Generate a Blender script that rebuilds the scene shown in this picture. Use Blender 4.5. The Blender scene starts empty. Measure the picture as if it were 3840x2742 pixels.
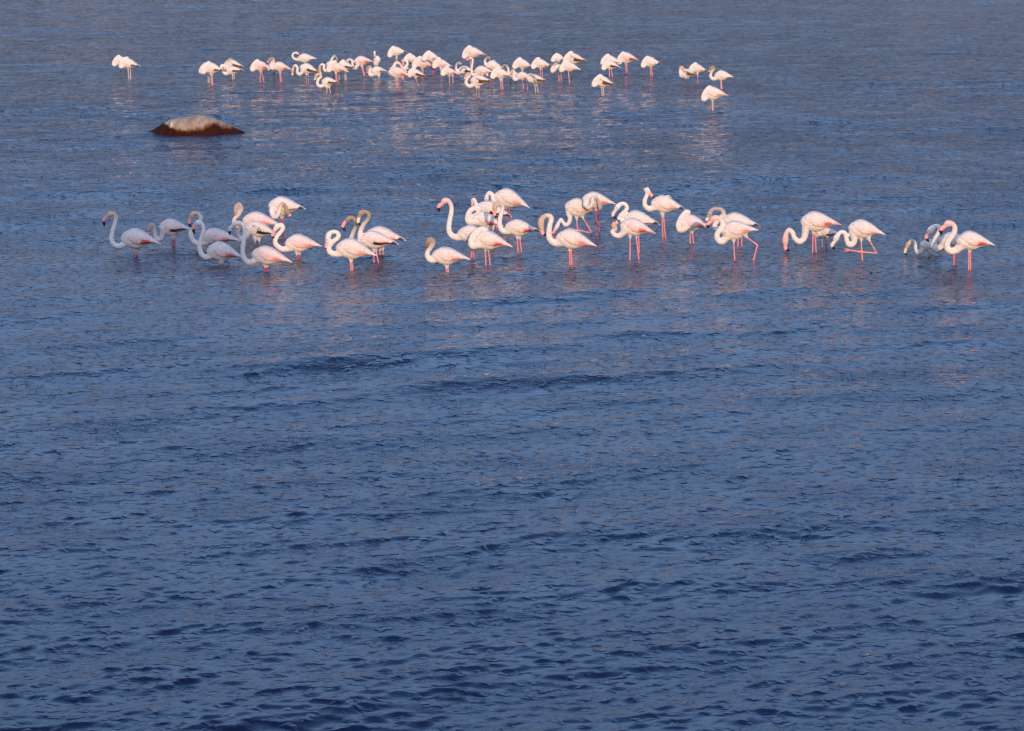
import bpy, math, random
import numpy as np
from mathutils import Vector

# ------------------------------------------------------------------ camera, light, exposure
scene = bpy.context.scene
R = math.radians
cam_data = bpy.data.cameras.new('camera')
cam_data.sensor_width = 36.0
cam_data.lens = 93.75
cam_data.clip_start = 0.5
cam_data.clip_end = 9000.0
cam = bpy.data.objects.new('camera', cam_data)
scene.collection.objects.link(cam)
cam.location = (0, 0, 5.97)
cam.rotation_euler = (R(90 - 10.597), 0, 0)
scene.camera = cam

SUN_EL, SUN_DIR = 11.0, (0.10, -1.0)        # low evening sun behind the camera, a little to the right
world = bpy.data.worlds.new('World')
scene.world = world
world.use_nodes = True
wn = world.node_tree
wn.nodes.clear()
sky = wn.nodes.new('ShaderNodeTexSky')
sky.sky_type = 'NISHITA'
sky.sun_disc = False
sky.sun_elevation = R(SUN_EL)
sky.sun_rotation = math.atan2(SUN_DIR[0], SUN_DIR[1])
sky.air_density = 1.0
sky.dust_density = 1.0
sky.ozone_density = 2.5
bgn = wn.nodes.new('ShaderNodeBackground')
bgn.inputs['Strength'].default_value = 0.104
won = wn.nodes.new('ShaderNodeOutputWorld')
# evening tint of the air: mauve near the horizon, deeper blue above, the same all the way round
wtc = wn.nodes.new('ShaderNodeTexCoord')
wsx = wn.nodes.new('ShaderNodeSeparateXYZ')
wcr = wn.nodes.new('ShaderNodeValToRGB')
TINT = [(0.0, (0.47, 0.38, 0.58)), (0.10, (0.50, 0.42, 0.60)), (0.22, (1.2, 1.08, 1.26)), (0.42, (3.6, 3.35, 3.5)), (1.0, (3.7, 3.35, 3.4))]
TK = 4.0
wcr.color_ramp.elements[0].position = TINT[0][0]; wcr.color_ramp.elements[0].color = (*[c / TK for c in TINT[0][1]], 1)
wcr.color_ramp.elements[1].position = TINT[-1][0]; wcr.color_ramp.elements[1].color = (*[c / TK for c in TINT[-1][1]], 1)
for pos_, c_ in TINT[1:-1]:
    e_ = wcr.color_ramp.elements.new(pos_); e_.color = (*[c / TK for c in c_], 1)
wml = wn.nodes.new('ShaderNodeVectorMath'); wml.operation = 'MULTIPLY'
wm2 = wn.nodes.new('ShaderNodeVectorMath'); wm2.operation = 'SCALE'; wm2.inputs['Scale'].default_value = TK
wn.links.new(wtc.outputs['Generated'], wsx.inputs[0]); wn.links.new(wsx.outputs['Z'], wcr.inputs[0])
wn.links.new(sky.outputs[0], wml.inputs[0]); wn.links.new(wcr.outputs[0], wml.inputs[1])
wn.links.new(wml.outputs[0], wm2.inputs[0]); wn.links.new(wm2.outputs[0], bgn.inputs['Color'])
wn.links.new(bgn.outputs[0], won.inputs['Surface'])

sd = bpy.data.lights.new('sun', 'SUN')
sd.energy = 2.2
sd.angle = R(0.5)
sd.color = (1.0, 0.65, 0.37)
sun = bpy.data.objects.new('sun', sd)
scene.collection.objects.link(sun)
h = math.hypot(*SUN_DIR)
to_sun = Vector((SUN_DIR[0] / h * math.cos(R(SUN_EL)), SUN_DIR[1] / h * math.cos(R(SUN_EL)), math.sin(R(SUN_EL))))
sun.rotation_euler = to_sun.to_track_quat('Z', 'Y').to_euler()
sun.location = (10, -20, 30)

vs = scene.view_settings
vs.view_transform = 'Standard'
vs.look = 'None'
vs.exposure = 0.5
vs.gamma = 1.0
vs.use_curve_mapping = False

COL = scene.collection
rng = np.random.default_rng(7)
random.seed(7)

# ------------------------------------------------------------------ small helpers
def new_mat(name):
    m = bpy.data.materials.new(name)
    m.use_nodes = True
    return m, m.node_tree.nodes, m.node_tree.links, m.node_tree.nodes['Principled BSDF']

def plain(name, col, rough=0.55, noise=0.15, scale=60.0):
    m, n, l, p = new_mat(name)
    tc = n.new('ShaderNodeTexCoord'); nz = n.new('ShaderNodeTexNoise'); nz.inputs['Scale'].default_value = scale
    nz.inputs['Detail'].default_value = 3
    mx = n.new('ShaderNodeMix'); mx.data_type = 'RGBA'
    mx.inputs[6].default_value = (*[c * (1 - noise) for c in col], 1)
    mx.inputs[7].default_value = (*[min(1, c * (1 + noise)) for c in col], 1)
    l.new(tc.outputs['Object'], nz.inputs['Vector']); l.new(nz.outputs[0], mx.inputs[0])
    l.new(mx.outputs[2], p.inputs['Base Color'])
    p.inputs['Roughness'].default_value = rough
    return m

def link(name, me, parent=None, mat=None):
    o = bpy.data.objects.new(name, me)
    COL.objects.link(o)
    if parent is not None:
        o.parent = parent
    if mat is not None and me is not None:
        me.materials.append(mat)
    return o

def smooth(me):
    me.polygons.foreach_set('use_smooth', np.ones(len(me.polygons), dtype=bool))

def mesh_np(name, V, F4):
    me = bpy.data.meshes.new(name)
    V = np.asarray(V, dtype=np.float32); F4 = np.asarray(F4, dtype=np.int32)
    me.vertices.add(len(V)); me.vertices.foreach_set('co', V.ravel())
    me.loops.add(F4.size); me.loops.foreach_set('vertex_index', F4.ravel())
    me.polygons.add(len(F4)); me.polygons.foreach_set('loop_start', np.arange(0, F4.size, F4.shape[1], dtype=np.int32))
    me.update(calc_edges=True)
    smooth(me)
    return me

def fbm(x, y, seed, octaves=5):
    r = np.random.default_rng(seed)
    out = np.zeros_like(x); a = 1.0; f = 1.0
    for _ in range(octaves):
        for _ in range(3):
            an = r.uniform(0, 2 * math.pi); ph = r.uniform(0, 6.28)
            out += a * np.sin(f * (x * math.cos(an) + y * math.sin(an)) + ph) / 3
        a *= 0.55; f *= 1.95
    return out

# ------------------------------------------------------------------ water
m_water, n, l, p = new_mat('lagoon_water')
p.inputs['Base Color'].default_value = (0.0015, 0.009, 0.038, 1)
p.inputs['Roughness'].default_value = 0.015
p.inputs['IOR'].default_value = 1.333
geo = n.new('ShaderNodeNewGeometry')
def mapping(rot, sc):
    mp = n.new('ShaderNodeMapping')
    mp.inputs['Rotation'].default_value = (0, 0, R(rot))
    mp.inputs['Scale'].default_value = sc
    l.new(geo.outputs['Position'], mp.inputs['Vector'])
    return mp
def noise(mp, scale, detail, rough=0.5, dist=0.0):
    t = n.new('ShaderNodeTexNoise')
    t.inputs['Scale'].default_value = scale; t.inputs['Detail'].default_value = detail
    t.inputs['Roughness'].default_value = rough; t.inputs['Distortion'].default_value = dist
    l.new(mp.outputs[0], t.inputs['Vector'])
    return t
def mth(op, a, b=None, c=None):
    q = n.new('ShaderNodeMath'); q.operation = op
    for i, v in enumerate((a, b, c)):
        if v is None: continue
        if isinstance(v, (int, float)): q.inputs[i].default_value = v
        else: l.new(v, q.inputs[i])
    return q.outputs[0]
mpA = mapping(-20, (0.5, 1.0, 1.0))
mpB = mapping(14, (0.6, 1.0, 1.0))
sep = n.new('ShaderNodeSeparateXYZ'); l.new(geo.outputs['Position'], sep.inputs[0])
def ramp(a, b, lo, hi):
    q = n.new('ShaderNodeMapRange'); q.inputs[1].default_value = a; q.inputs[2].default_value = b
    q.inputs[3].default_value = lo; q.inputs[4].default_value = hi; l.new(sep.outputs['Y'], q.inputs[0]); return q.outputs[0]
rip1 = noise(mpA, 8.0, 2.0, 0.55, 0.4)
rip2 = noise(mpB, 22.0, 2.0, 0.6, 0.3)
micro = noise(mapping(-8, (0.6, 1.0, 1.0)), 17.0, 3.0, 0.62, 0.6)
mpatch = noise(mapping(10, (0.5, 1.0, 1.0)), 1.1, 3.0, 0.6, 0.2)
rip3 = noise(mapping(-14, (0.8, 1.0, 1.0)), 4.6, 1.5, 0.5, 0.3)
rip4 = noise(mapping(-24, (0.75, 1.0, 1.0)), 11.0, 1.5, 0.5, 0.3)
patch = noise(mapping(-12, (0.35, 1.0, 1.0)), 0.22, 3.0, 0.55, 0.0)
gust = mth('MULTIPLY_ADD', patch.outputs[0], 1.2, 0.4)
# calmer strips in the lee of the two groups of birds
lee = mth('MULTIPLY', mth('MAXIMUM', ramp(31.0, 36.0, 1.0, 0.9), ramp(40.0, 45.0, 0.9, 1.0)), 1.0)
gust = mth('MULTIPLY', gust, lee)
fine = ramp(30.0, 60.0, 1.0, 1.6)
# crests sharpened by folding the noise round its middle value
fold = mth('SUBTRACT', 1.0, mth('MULTIPLY', mth('ABSOLUTE', mth('SUBTRACT', rip1.outputs[0], 0.5)), 2.2))
# ripples shorter than the sheet can carry: only the finest close by, longer ones farther off
hgt = mth('ADD', mth('MULTIPLY', mth('MULTIPLY', fold, 0.006), mth('MULTIPLY', ramp(18.0, 50.0, 0.08, 1.3), fine)), mth('MULTIPLY', rip2.outputs[0], 0.0015))
# scattered single wavelets that stand out of the calmer surface between them
wl3 = mth('MULTIPLY', mth('MAXIMUM', mth('SUBTRACT', rip3.outputs[0], 0.48), 0.0), 0.30)
wl4 = mth('MULTIPLY', mth('MAXIMUM', mth('SUBTRACT', rip4.outputs[0], 0.54), 0.0), 0.12)
hgt = mth('ADD', hgt, mth('MULTIPLY', wl3, ramp(32.0, 80.0, 0.0, 1.0)))
hgt = mth('ADD', hgt, mth('MULTIPLY', wl4, ramp(16.0, 40.0, 0.35, 1.25)))
bump = n.new('ShaderNodeBump')
bump.inputs['Strength'].default_value = 1.0
bump.inputs['Distance'].default_value = 1.0
foldm = mth('POWER', mth('MAXIMUM', mth('SUBTRACT', 1.0, mth('MULTIPLY', mth('ABSOLUTE', mth('SUBTRACT', micro.outputs[0], 0.5)), 4.0)), 0.0), 2.0)
mamp = mth('MULTIPLY', mth('MAXIMUM', mth('SUBTRACT', mpatch.outputs[0], 0.36), 0.0), 0.010)
hgt = mth('ADD', hgt, mth('MULTIPLY', mth('MULTIPLY', foldm, mamp), mth('MULTIPLY', ramp(17.0, 30.0, 0.7, 1.5), ramp(40.0, 60.0, 1.0, 3.0))))
l.new(mth('MULTIPLY', hgt, gust), bump.inputs['Height'])
l.new(bump.outputs[0], p.inputs['Normal'])

def build_water():
    y0, y1, rows, cols = 14.5, 190.0, 1600, 640
    q = (y1 / y0) ** (1 / (rows - 1))
    Y = y0 * q ** np.arange(rows)
    # columns evenly dense across the middle, wider apart in a margin of 9 m on either side
    s = np.linspace(-1, 1, cols)
    inner = np.clip(s / 0.86, -1, 1)
    outer = np.sign(s) * np.clip((np.abs(s) - 0.86) / 0.14, 0, 1) ** 1.6
    X = inner[None, :] * (Y[:, None] * 0.205 + 1.2) + outer[None, :] * 9.0
    dxm = np.abs(np.gradient(X, axis=1))
    Yg = np.repeat(Y[:, None], cols, 1)
    dy = Y * (q - 1)
    fade = np.clip((1 - np.abs(s)) / 0.04, 0, 1)[None, :] * np.clip((Y - y0) / 2.0, 0, 1)[:, None] * np.clip((y1 - Y) / 15.0, 0, 1)[:, None]
    hz = np.zeros_like(X); dx = np.zeros_like(X); dyo = np.zeros_like(X)
    # slow wandering of gusts, as two broad sine products
    g = 0.95 + 0.16 * fbm(X * 0.45 + 0.2 * Yg, Yg * 0.22, 31, 4)
    g -= 0.12 * np.exp(-((Yg - 37.5 - 0.15 * X) / 4.5) ** 2)      # calmer water in the lee of the birds
    N = 120
    swell = np.clip(0.75 + 0.55 * fbm(X * 0.8 + 0.1 * Yg, Yg * 0.45 + 0.3 * X, 77, 4), 0.1, 1.8)
    for i in range(N):
        f = i / (N - 1)
        lam = 0.05 * (0.8 / 0.05) ** f * float(rng.uniform(0.93, 1.07))
        if i >= N - 16: lam = 0.75 * 3.2 ** ((i - N + 16) / 15.0)
        ang = R(112) + float(rng.normal(0, 1)) * R(25 if i < N - 16 else 11)
        k = 2 * math.pi / lam
        shape = math.exp(-((math.log(lam / 0.105)) / 0.8) ** 2)
        slope = 0.37 * math.sqrt(2.0 / N) * (0.22 + 1.1 * shape)
        if i >= N - 16: slope = 0.10 * math.sqrt(2.0 / 16)
        a = slope / k
        ph = float(rng.uniform(0, 2 * math.pi))
        lod = np.clip((lam / dy - 2.4) / 2.4, 0, 1)[:, None] * np.clip((lam / dxm - 2.0) / 2.0, 0, 1)
        if lod.max() <= 0: continue
        kx, ky = math.cos(ang), math.sin(ang)
        arg = k * (kx * X + ky * Yg) + ph
        arg = arg + 0.5 * np.cos(arg)               # steeper lee faces, long gentle backs
        c, sn = np.cos(arg), np.sin(arg)
        w = a * lod * g
        if i >= N - 16: w = w * swell * np.clip(1.3 - Y / 90.0, 0.35, 1)[:, None]
        hz += w * c
        dx -= 1.15 * w * kx * sn
        dyo -= 1.15 * w * ky * sn
    hz *= fade; dx *= fade; dyo *= fade
    V = np.stack([X + dx, Yg + dyo, hz], -1).reshape(-1, 3)
    idx = np.arange(rows * cols).reshape(rows, cols)
    F = np.stack([idx[:-1, :-1], idx[:-1, 1:], idx[1:, 1:], idx[1:, :-1]], -1).reshape(-1, 4)
    # flat continuation of the same sheet to the horizon, joined to the border of the detailed part
    BIG = 6000.0
    base = len(V)
    def ring(pts, out):
        nonlocal V, F
        b = len(V)
        V = np.vstack([V, np.array(out, dtype=float)])
        m_ = len(pts)
        F = np.vstack([F, np.array([[pts[i], pts[i + 1], b + i + 1, b + i] for i in range(m_ - 1)])])
    left = idx[:, 0]; right = idx[:, -1]; near = idx[0, :]; far = idx[-1, :]
    ring(list(far), [(s_ * BIG, BIG, 0) for s_ in s])
    ring(list(near[::-1]), [(s_ * BIG, -BIG, 0) for s_ in s[::-1]])
    tt = np.linspace(-BIG, BIG, rows)
    ring(list(left), [(-BIG, t, 0) for t in tt])
    ring(list(right[::-1]), [(BIG, t, 0) for t in tt[::-1]])
    me = mesh_np('water', V, F)
    return me
water = link('water', build_water(), None, m_water)
water['kind'] = 'structure'

# the shallow lagoon bed the birds stand on
m_bed = plain('lagoon_mud', (0.09, 0.075, 0.055), 0.9, 0.3, 2.0)
bed = link('lagoon_bed', mesh_np('lagoon_bed', [(-6000, -6000, -0.45), (6000, -6000, -0.45), (6000, 6000, -0.45), (-6000, 6000, -0.45)], [(0, 1, 2, 3)]), None, m_bed)
bed['kind'] = 'structure'

# ------------------------------------------------------------------ land: headland behind the camera, hills across the lagoon
m_land, n, l, p = new_mat('dry_granite_scrub')
tc = n.new('ShaderNodeTexCoord')
n1 = n.new('ShaderNodeTexNoise'); n1.inputs['Scale'].default_value = 0.035; n1.inputs['Detail'].default_value = 12; n1.inputs['Roughness'].default_value = 0.7
cr = n.new('ShaderNodeValToRGB')
cr.color_ramp.elements[0].position = 0.42; cr.color_ramp.elements[0].color = (0.022, 0.026, 0.014, 1)
cr.color_ramp.elements[1].position = 0.56; cr.color_ramp.elements[1].color = (0.34, 0.27, 0.21, 1)
l.new(tc.outputs['Object'], n1.inputs['Vector']); l.new(n1.outputs[0], cr.inputs[0]); l.new(cr.outputs[0], p.inputs['Base Color'])
p.inputs['Roughness'].default_value = 0.9

def terrain(name, xs, ys, hf):
    X, Y = np.meshgrid(xs, ys)
    Zt = hf(X, Y)
    V = np.stack([X, Y, Zt], -1).reshape(-1, 3)
    idx = np.arange(len(xs) * len(ys)).reshape(len(ys), len(xs))
    F = np.stack([idx[:-1, :-1], idx[:-1, 1:], idx[1:, 1:], idx[1:, :-1]], -1).reshape(-1, 4)
    o = link(name, mesh_np(name, V, F), None, m_land)
    o['kind'] = 'structure'
    return o

def headland_h(X, Y):
    # crag whose steep right flank ends the shade on the water
    edge = 2.68 - 0.10 * (Y + 15.0)
    sx = np.clip((edge - X) / 1.2, 0, 1) * np.clip((X + 6.0) / 1.5, 0, 1)
    sy = np.clip((-8.0 - Y) / 4.0, 0, 1) * np.clip((Y + 46.0) / 14.0, 0, 1)
    crag = (11.75 + 0.10 * fbm(X * 0.5, Y * 0.5, 5)) * (sx * sx * (3 - 2 * sx)) * (sy * sy * (3 - 2 * sy))
    shelf = np.clip((5.0 - Y) / 6.0, 0, 1) * 4.1 * np.clip((70 - np.abs(X)) / 40, 0, 1) * np.clip((Y + 75) / 30, 0, 1)
    return np.maximum(crag, shelf + 0.12 * fbm(X, Y, 9)) - 0.5
terrain('headland', np.linspace(-100, 75, 260), np.linspace(-80, 6, 150), headland_h)

def shore_h(X, Y):
    side = np.clip(0.5 - X / 70.0, 0.35, 1.0)
    rise = np.clip((Y - 218.0 - 5 * fbm(X * 0.05, X * 0.02, 12)) / 26.0, 0, 1)
    return -0.8 + rise * (5.5 * side * (0.75 + 0.35 * fbm(X * 0.09, Y * 0.05, 13)) + 0.8 * fbm(X * 0.8, Y * 0.8, 14)) + np.clip((Y - 300) / 300.0, 0, 1) * 10
shore = terrain('far_shore', np.linspace(-330, 330, 500), np.concatenate([np.linspace(205, 262, 50), np.linspace(270, 620, 12)]), shore_h)
m_shore, n, l, p = new_mat('sunlit_shore')
tc = n.new('ShaderNodeTexCoord')
n1 = n.new('ShaderNodeTexNoise'); n1.inputs['Scale'].default_value = 0.9; n1.inputs['Detail'].default_value = 7; n1.inputs['Roughness'].default_value = 0.65
cr = n.new('ShaderNodeValToRGB')
cr.color_ramp.elements[0].position = 0.49; cr.color_ramp.elements[0].color = (0.012, 0.014, 0.008, 1)
cr.color_ramp.elements[1].position = 0.52; cr.color_ramp.elements[1].color = (0.50, 0.41, 0.31, 1)
l.new(tc.outputs['Object'], n1.inputs['Vector']); l.new(n1.outputs[0], cr.inputs[0]); l.new(cr.outputs[0], p.inputs['Base Color'])
p.inputs['Roughness'].default_value = 0.9
shore.data.materials.clear(); shore.data.materials.append(m_shore)

def hills_h(X, Y):
    ridge = np.exp(-((Y - 1300) / 300.0) ** 2)
    return (80.0 + 0.4 * 80.0 * fbm(X * 0.004, Y * 0.004, 3) + 4.0 * fbm(X * 0.03, Y * 0.03, 4) - 0.02 * X) * ridge - 3.0
terrain('far_hills', np.linspace(-2600, 2600, 520), np.linspace(800, 2100, 90), hills_h)

# ------------------------------------------------------------------ the birds: place on the water, profile in metres about that point
BIRDS = [
    {'loc': (-5.882, 41.288), 'F': (-0.231, 0.0, 0.272), 'T': (0.385, 0.0, 0.178), 'hs': (1.08, 1.1), 'leg': 'pink', 'pk': 0.3, 'red': 1, 'dark': 0.35, 'tip': '', 'hc': 'tan', 'bk': 'pink', 'lab': 'leftmost near flamingo, neck raised in an S, crimson patch on its folded wing', 'fluff': 0, 'ns': 1.0, 'far': False, 'neck': [(-0.11, 0.0, 0.206), (-0.253, 0.0, 0.141), (-0.341, 0.0, 0.178), (-0.372, 0.0, 0.261), (-0.352, 0.0, 0.372), (-0.317, 0.0, 0.483), (-0.293, 0.0, 0.583), (-0.319, 0.0, 0.652)], 'head': [(-0.383, 0.0, 0.645)], 'beak': [(-0.434, 0.0, 0.611), (-0.484, 0.0, 0.55), (-0.473, 0.0, 0.452)], 'legs': [(False, [(-0.022, 0.0, 0.122), (-0.018, 0.0, 0.017)]), (False, [(0.022, 0.027, 0.106), (0.016, 0.027, -0.011)])]},
    {'loc': (-5.418, 42.31), 'F': (-0.229, 0.0, 0.313), 'T': (0.278, 0.0, 0.265), 'hs': (1.0, 1.3), 'leg': 'red', 'pk': 0.45, 'red': 0.5, 'dark': 0.5, 'tip': '', 'hc': 'grey', 'bk': 'pink', 'lab': 'flamingo lowering its grey head behind the back of the leftmost near one', 'fluff': 0, 'ns': 1.0, 'far': False, 'neck': [(-0.155, 0.0, 0.222), (-0.183, 0.0, 0.148), (-0.229, 0.0, 0.102), (-0.279, 0.0, 0.131), (-0.296, 0.0, 0.222), (-0.304, 0.0, 0.302), (-0.335, 0.0, 0.347)], 'head': [(-0.375, 0.0, 0.313), (-0.397, 0.0, 0.256)], 'beak': [(-0.401, 0.0, 0.233), (-0.397, 0.0, 0.199), (-0.375, 0.0, 0.165)], 'legs': [(False, [(-0.015, 0.0, 0.159), (-0.009, 0.0, 0.006)]), (False, [(0.014, 0.023, 0.159), (0.016, 0.023, 0.04)])]},
    {'loc': (-4.711, 41.833), 'F': (-0.223, 0.0, 0.225), 'T': (0.412, 0.0, 0.15), 'hs': (0.85, 0.9), 'leg': 'pink', 'pk': 0.65, 'red': 0.5, 'dark': 0.3, 'tip': '', 'hc': 'tan', 'bk': 'pink', 'lab': 'pink flamingo partly hidden behind another, its black-tipped beak above the front head', 'fluff': 0, 'ns': 1.0, 'far': False, 'neck': [(-0.134, 0.0, 0.129), (-0.245, 0.0, 0.101), (-0.328, 0.0, 0.146), (-0.367, 0.0, 0.231), (-0.356, 0.0, 0.321), (-0.278, 0.0, 0.4), (-0.212, 0.0, 0.478), (-0.217, 0.0, 0.552), (-0.278, 0.0, 0.593)], 'head': [(-0.34, 0.0, 0.568)], 'beak': [(-0.367, 0.0, 0.507), (-0.387, 0.0, 0.439), (-0.36, 0.0, 0.36)], 'legs': [(False, [(-0.017, 0.0, 0.062), (-0.017, 0.0, 0.006)]), (False, [(0.028, 0.022, 0.062), (0.028, 0.022, 0.006)])]},
    {'loc': (-4.445, 40.365), 'F': (-0.224, 0.0, 0.21), 'T': (0.33, 0.0, 0.093), 'hs': (1.12, 1.1), 'leg': 'pink', 'pk': 0.3, 'red': 0.75, 'dark': 0.2, 'tip': '', 'hc': 'white', 'bk': 'pink', 'lab': 'white flamingo with belly almost on the water, in front of the pink hidden one', 'fluff': 0, 'ns': 1.0, 'far': False, 'neck': [(-0.127, 0.0, 0.134), (-0.224, 0.0, 0.101), (-0.297, 0.0, 0.145), (-0.326, 0.0, 0.237), (-0.312, 0.0, 0.346), (-0.277, 0.0, 0.454), (-0.258, 0.0, 0.541), (-0.288, 0.0, 0.618)], 'head': [(-0.342, 0.0, 0.634)], 'beak': [(-0.385, 0.0, 0.607), (-0.417, 0.0, 0.552), (-0.399, 0.0, 0.463)], 'legs': [(False, [(-0.022, 0.0, 0.041), (-0.025, 0.0, 0.003)]), (False, [(0.011, -0.016, 0.041), (0.011, -0.016, 0.003)])]},
    {'loc': (-4.089, 43.305), 'F': (-0.328, 0.0, 0.285), 'T': (0.305, 0.0, 0.2), 'hs': (0.95, 0.8), 'leg': 'pink', 'pk': 0.7, 'red': 0.5, 'dark': 0.0, 'tip': '', 'hc': 'grey', 'bk': 'pink', 'lab': 'rosy-backed flamingo with looped grey neck, behind the dark-flecked young one', 'fluff': 0, 'ns': 1.0, 'far': False, 'neck': [(-0.253, 0.0, 0.221), (-0.368, 0.0, 0.18), (-0.447, 0.0, 0.233), (-0.447, 0.0, 0.303), (-0.38, 0.0, 0.384), (-0.328, 0.0, 0.477), (-0.368, 0.0, 0.553)], 'head': [(-0.412, 0.0, 0.501), (-0.42, 0.0, 0.419)], 'beak': [(-0.418, 0.0, 0.378), (-0.412, 0.0, 0.326), (-0.412, 0.0, 0.268)], 'legs': [(False, [(-0.023, 0.0, 0.163), (-0.023, 0.0, 0.012)])]},
    {'loc': (-4.088, 42.438), 'F': (-0.203, 0.0, 0.291), 'T': (0.339, 0.0, 0.148), 'hs': (0.9, 0.95), 'leg': 'dull', 'pk': 0.0, 'red': 0, 'dark': 1, 'tip': '', 'hc': 'grey', 'bk': 'pale', 'lab': 'young flamingo with blackish-brown flecked wing, neck folded low in the shade', 'fluff': 0, 'ns': 1.0, 'far': False, 'neck': [(-0.124, 0.0, 0.234), (-0.192, 0.0, 0.131), (-0.269, 0.0, 0.106), (-0.307, 0.0, 0.188), (-0.282, 0.0, 0.274)], 'head': [(-0.243, 0.0, 0.32)], 'beak': [(-0.215, 0.034, 0.325), (-0.192, 0.045, 0.302), (-0.186, 0.045, 0.268)], 'legs': [(False, [(-0.034, 0.0, 0.097), (-0.034, 0.0, 0.006)]), (False, [(0.025, 0.023, 0.091), (0.036, 0.023, -0.0)])]},
    {'loc': (-3.815, 43.946), 'F': (-0.23, 0.0, 0.449), 'T': (0.38, 0.0, 0.381), 'hs': (1, 1.2), 'leg': 'red', 'pk': 0.15, 'red': 0, 'dark': 0.35, 'tip': 'black', 'hc': 'brown', 'bk': 'pink', 'lab': 'flamingo bending its brown head down over its own flank, highest of the left cluster', 'fluff': 0, 'ns': 1.0, 'far': False, 'neck': [(-0.158, -0.07, 0.36), (-0.123, -0.14, 0.278), (-0.064, -0.175, 0.301), (-0.023, -0.193, 0.396), (0.0, -0.193, 0.478), (0.041, -0.193, 0.496), (0.074, -0.187, 0.449)], 'head': [(0.093, -0.181, 0.384), (0.117, -0.175, 0.342)], 'beak': [(0.134, -0.175, 0.319), (0.148, -0.175, 0.295), (0.158, -0.175, 0.278)], 'legs': [(False, [(-0.014, 0.0, 0.278), (-0.008, 0.0, 0.03)]), (False, [(0.008, 0.023, 0.278), (0.018, 0.023, 0.03)])]},
    {'loc': (-3.689, 39.586), 'F': (-0.222, 0.0, 0.269), 'T': (0.38, 0.0, 0.139), 'hs': (0.95, 0.95), 'leg': 'red', 'pk': 0.55, 'red': 0.65, 'dark': 0.1, 'tip': '', 'hc': 'white', 'bk': 'pale', 'lab': 'frontmost flamingo of the left cluster, long straight neck and pale beak', 'fluff': 0, 'ns': 1.0, 'far': False, 'neck': [(-0.121, 0.0, 0.189), (-0.237, 0.0, 0.132), (-0.317, 0.0, 0.183), (-0.346, 0.0, 0.301), (-0.33, 0.0, 0.45), (-0.311, 0.0, 0.568), (-0.322, 0.0, 0.664), (-0.364, 0.0, 0.722)], 'head': [(-0.429, 0.0, 0.728)], 'beak': [(-0.485, 0.0, 0.696), (-0.533, 0.0, 0.637), (-0.531, 0.0, 0.548)], 'legs': [(False, [(-0.021, 0.0, 0.109), (-0.014, 0.0, 0.007)]), (False, [(0.016, 0.021, 0.109), (0.018, 0.021, 0.013)])]},
    {'loc': (-3.303, 40.877), 'F': (-0.214, 0.0, 0.245), 'T': (0.352, 0.0, 0.197), 'hs': (1, 1.05), 'leg': 'red', 'pk': 0.5, 'red': 0.6, 'dark': 0.0, 'tip': '', 'hc': 'white', 'bk': 'pink', 'lab': 'flamingo with neck in a tight S at the right end of the left shaded cluster', 'fluff': 0, 'ns': 1.0, 'far': False, 'neck': [(-0.116, 0.0, 0.171), (-0.236, 0.0, 0.151), (-0.323, 0.0, 0.198), (-0.36, 0.0, 0.264), (-0.329, 0.0, 0.352), (-0.269, 0.0, 0.424), (-0.231, 0.0, 0.484), (-0.258, 0.0, 0.532)], 'head': [(-0.329, 0.0, 0.501)], 'beak': [(-0.367, 0.0, 0.446), (-0.394, 0.0, 0.374), (-0.34, 0.0, 0.289)], 'legs': [(False, [(-0.029, 0.0, 0.11), (-0.019, 0.0, 0.006)]), (False, [(0.016, 0.022, 0.11), (0.012, 0.022, -0.003)])]},
    {'loc': (-2.412, 39.705), 'F': (-0.241, 0.0, 0.352), 'T': (0.372, 0.0, 0.218), 'hs': (1.03, 1.05), 'leg': 'pink', 'pk': 0.15, 'red': 0.5, 'dark': 0.0, 'tip': '', 'hc': 'white', 'bk': 'pink', 'lab': 'creamy flamingo with neck curled in a tight ring, in front of two brown-necked ones', 'fluff': 0, 'ns': 1.0, 'far': False, 'neck': [(-0.131, 0.0, 0.263), (-0.245, 0.0, 0.245), (-0.325, 0.0, 0.281), (-0.338, 0.0, 0.352), (-0.28, 0.0, 0.432), (-0.21, 0.0, 0.486), (-0.188, 0.0, 0.539), (-0.232, 0.0, 0.58), (-0.289, 0.0, 0.58)], 'head': [(-0.338, 0.0, 0.539), (-0.351, 0.0, 0.477)], 'beak': [(-0.362, 0.0, 0.432), (-0.376, 0.0, 0.357), (-0.349, 0.0, 0.288)], 'legs': [(False, [(-0.018, 0.0, 0.169), (-0.009, 0.0, 0.004)]), (False, [(0.0, 0.018, 0.169), (0.014, 0.018, 0.004)])]},
    {'loc': (-2.035, 41.211), 'F': (-0.254, 0.0, 0.333), 'T': (0.368, 0.0, 0.236), 'hs': (0.95, 1), 'leg': 'pink', 'pk': 0.3, 'red': 0.5, 'dark': 0.2, 'tip': 'black', 'hc': 'brown', 'bk': 'pink', 'lab': 'brown-necked flamingo looking left, its body behind two others', 'fluff': 0, 'ns': 0.95, 'far': False, 'neck': [(-0.199, 0.0, 0.24), (-0.318, 0.0, 0.185), (-0.437, 0.0, 0.194), (-0.469, 0.0, 0.268), (-0.442, 0.0, 0.361), (-0.399, 0.0, 0.462), (-0.401, 0.0, 0.545), (-0.451, 0.0, 0.603)], 'head': [(-0.508, 0.0, 0.584)], 'beak': [(-0.556, 0.0, 0.541), (-0.597, 0.0, 0.467), (-0.554, 0.0, 0.381)], 'legs': [(False, [(-0.027, 0.0, 0.129), (-0.021, 0.0, -0.0)]), (False, [(0.018, 0.018, 0.129), (0.027, 0.018, -0.005)])]},
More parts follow.
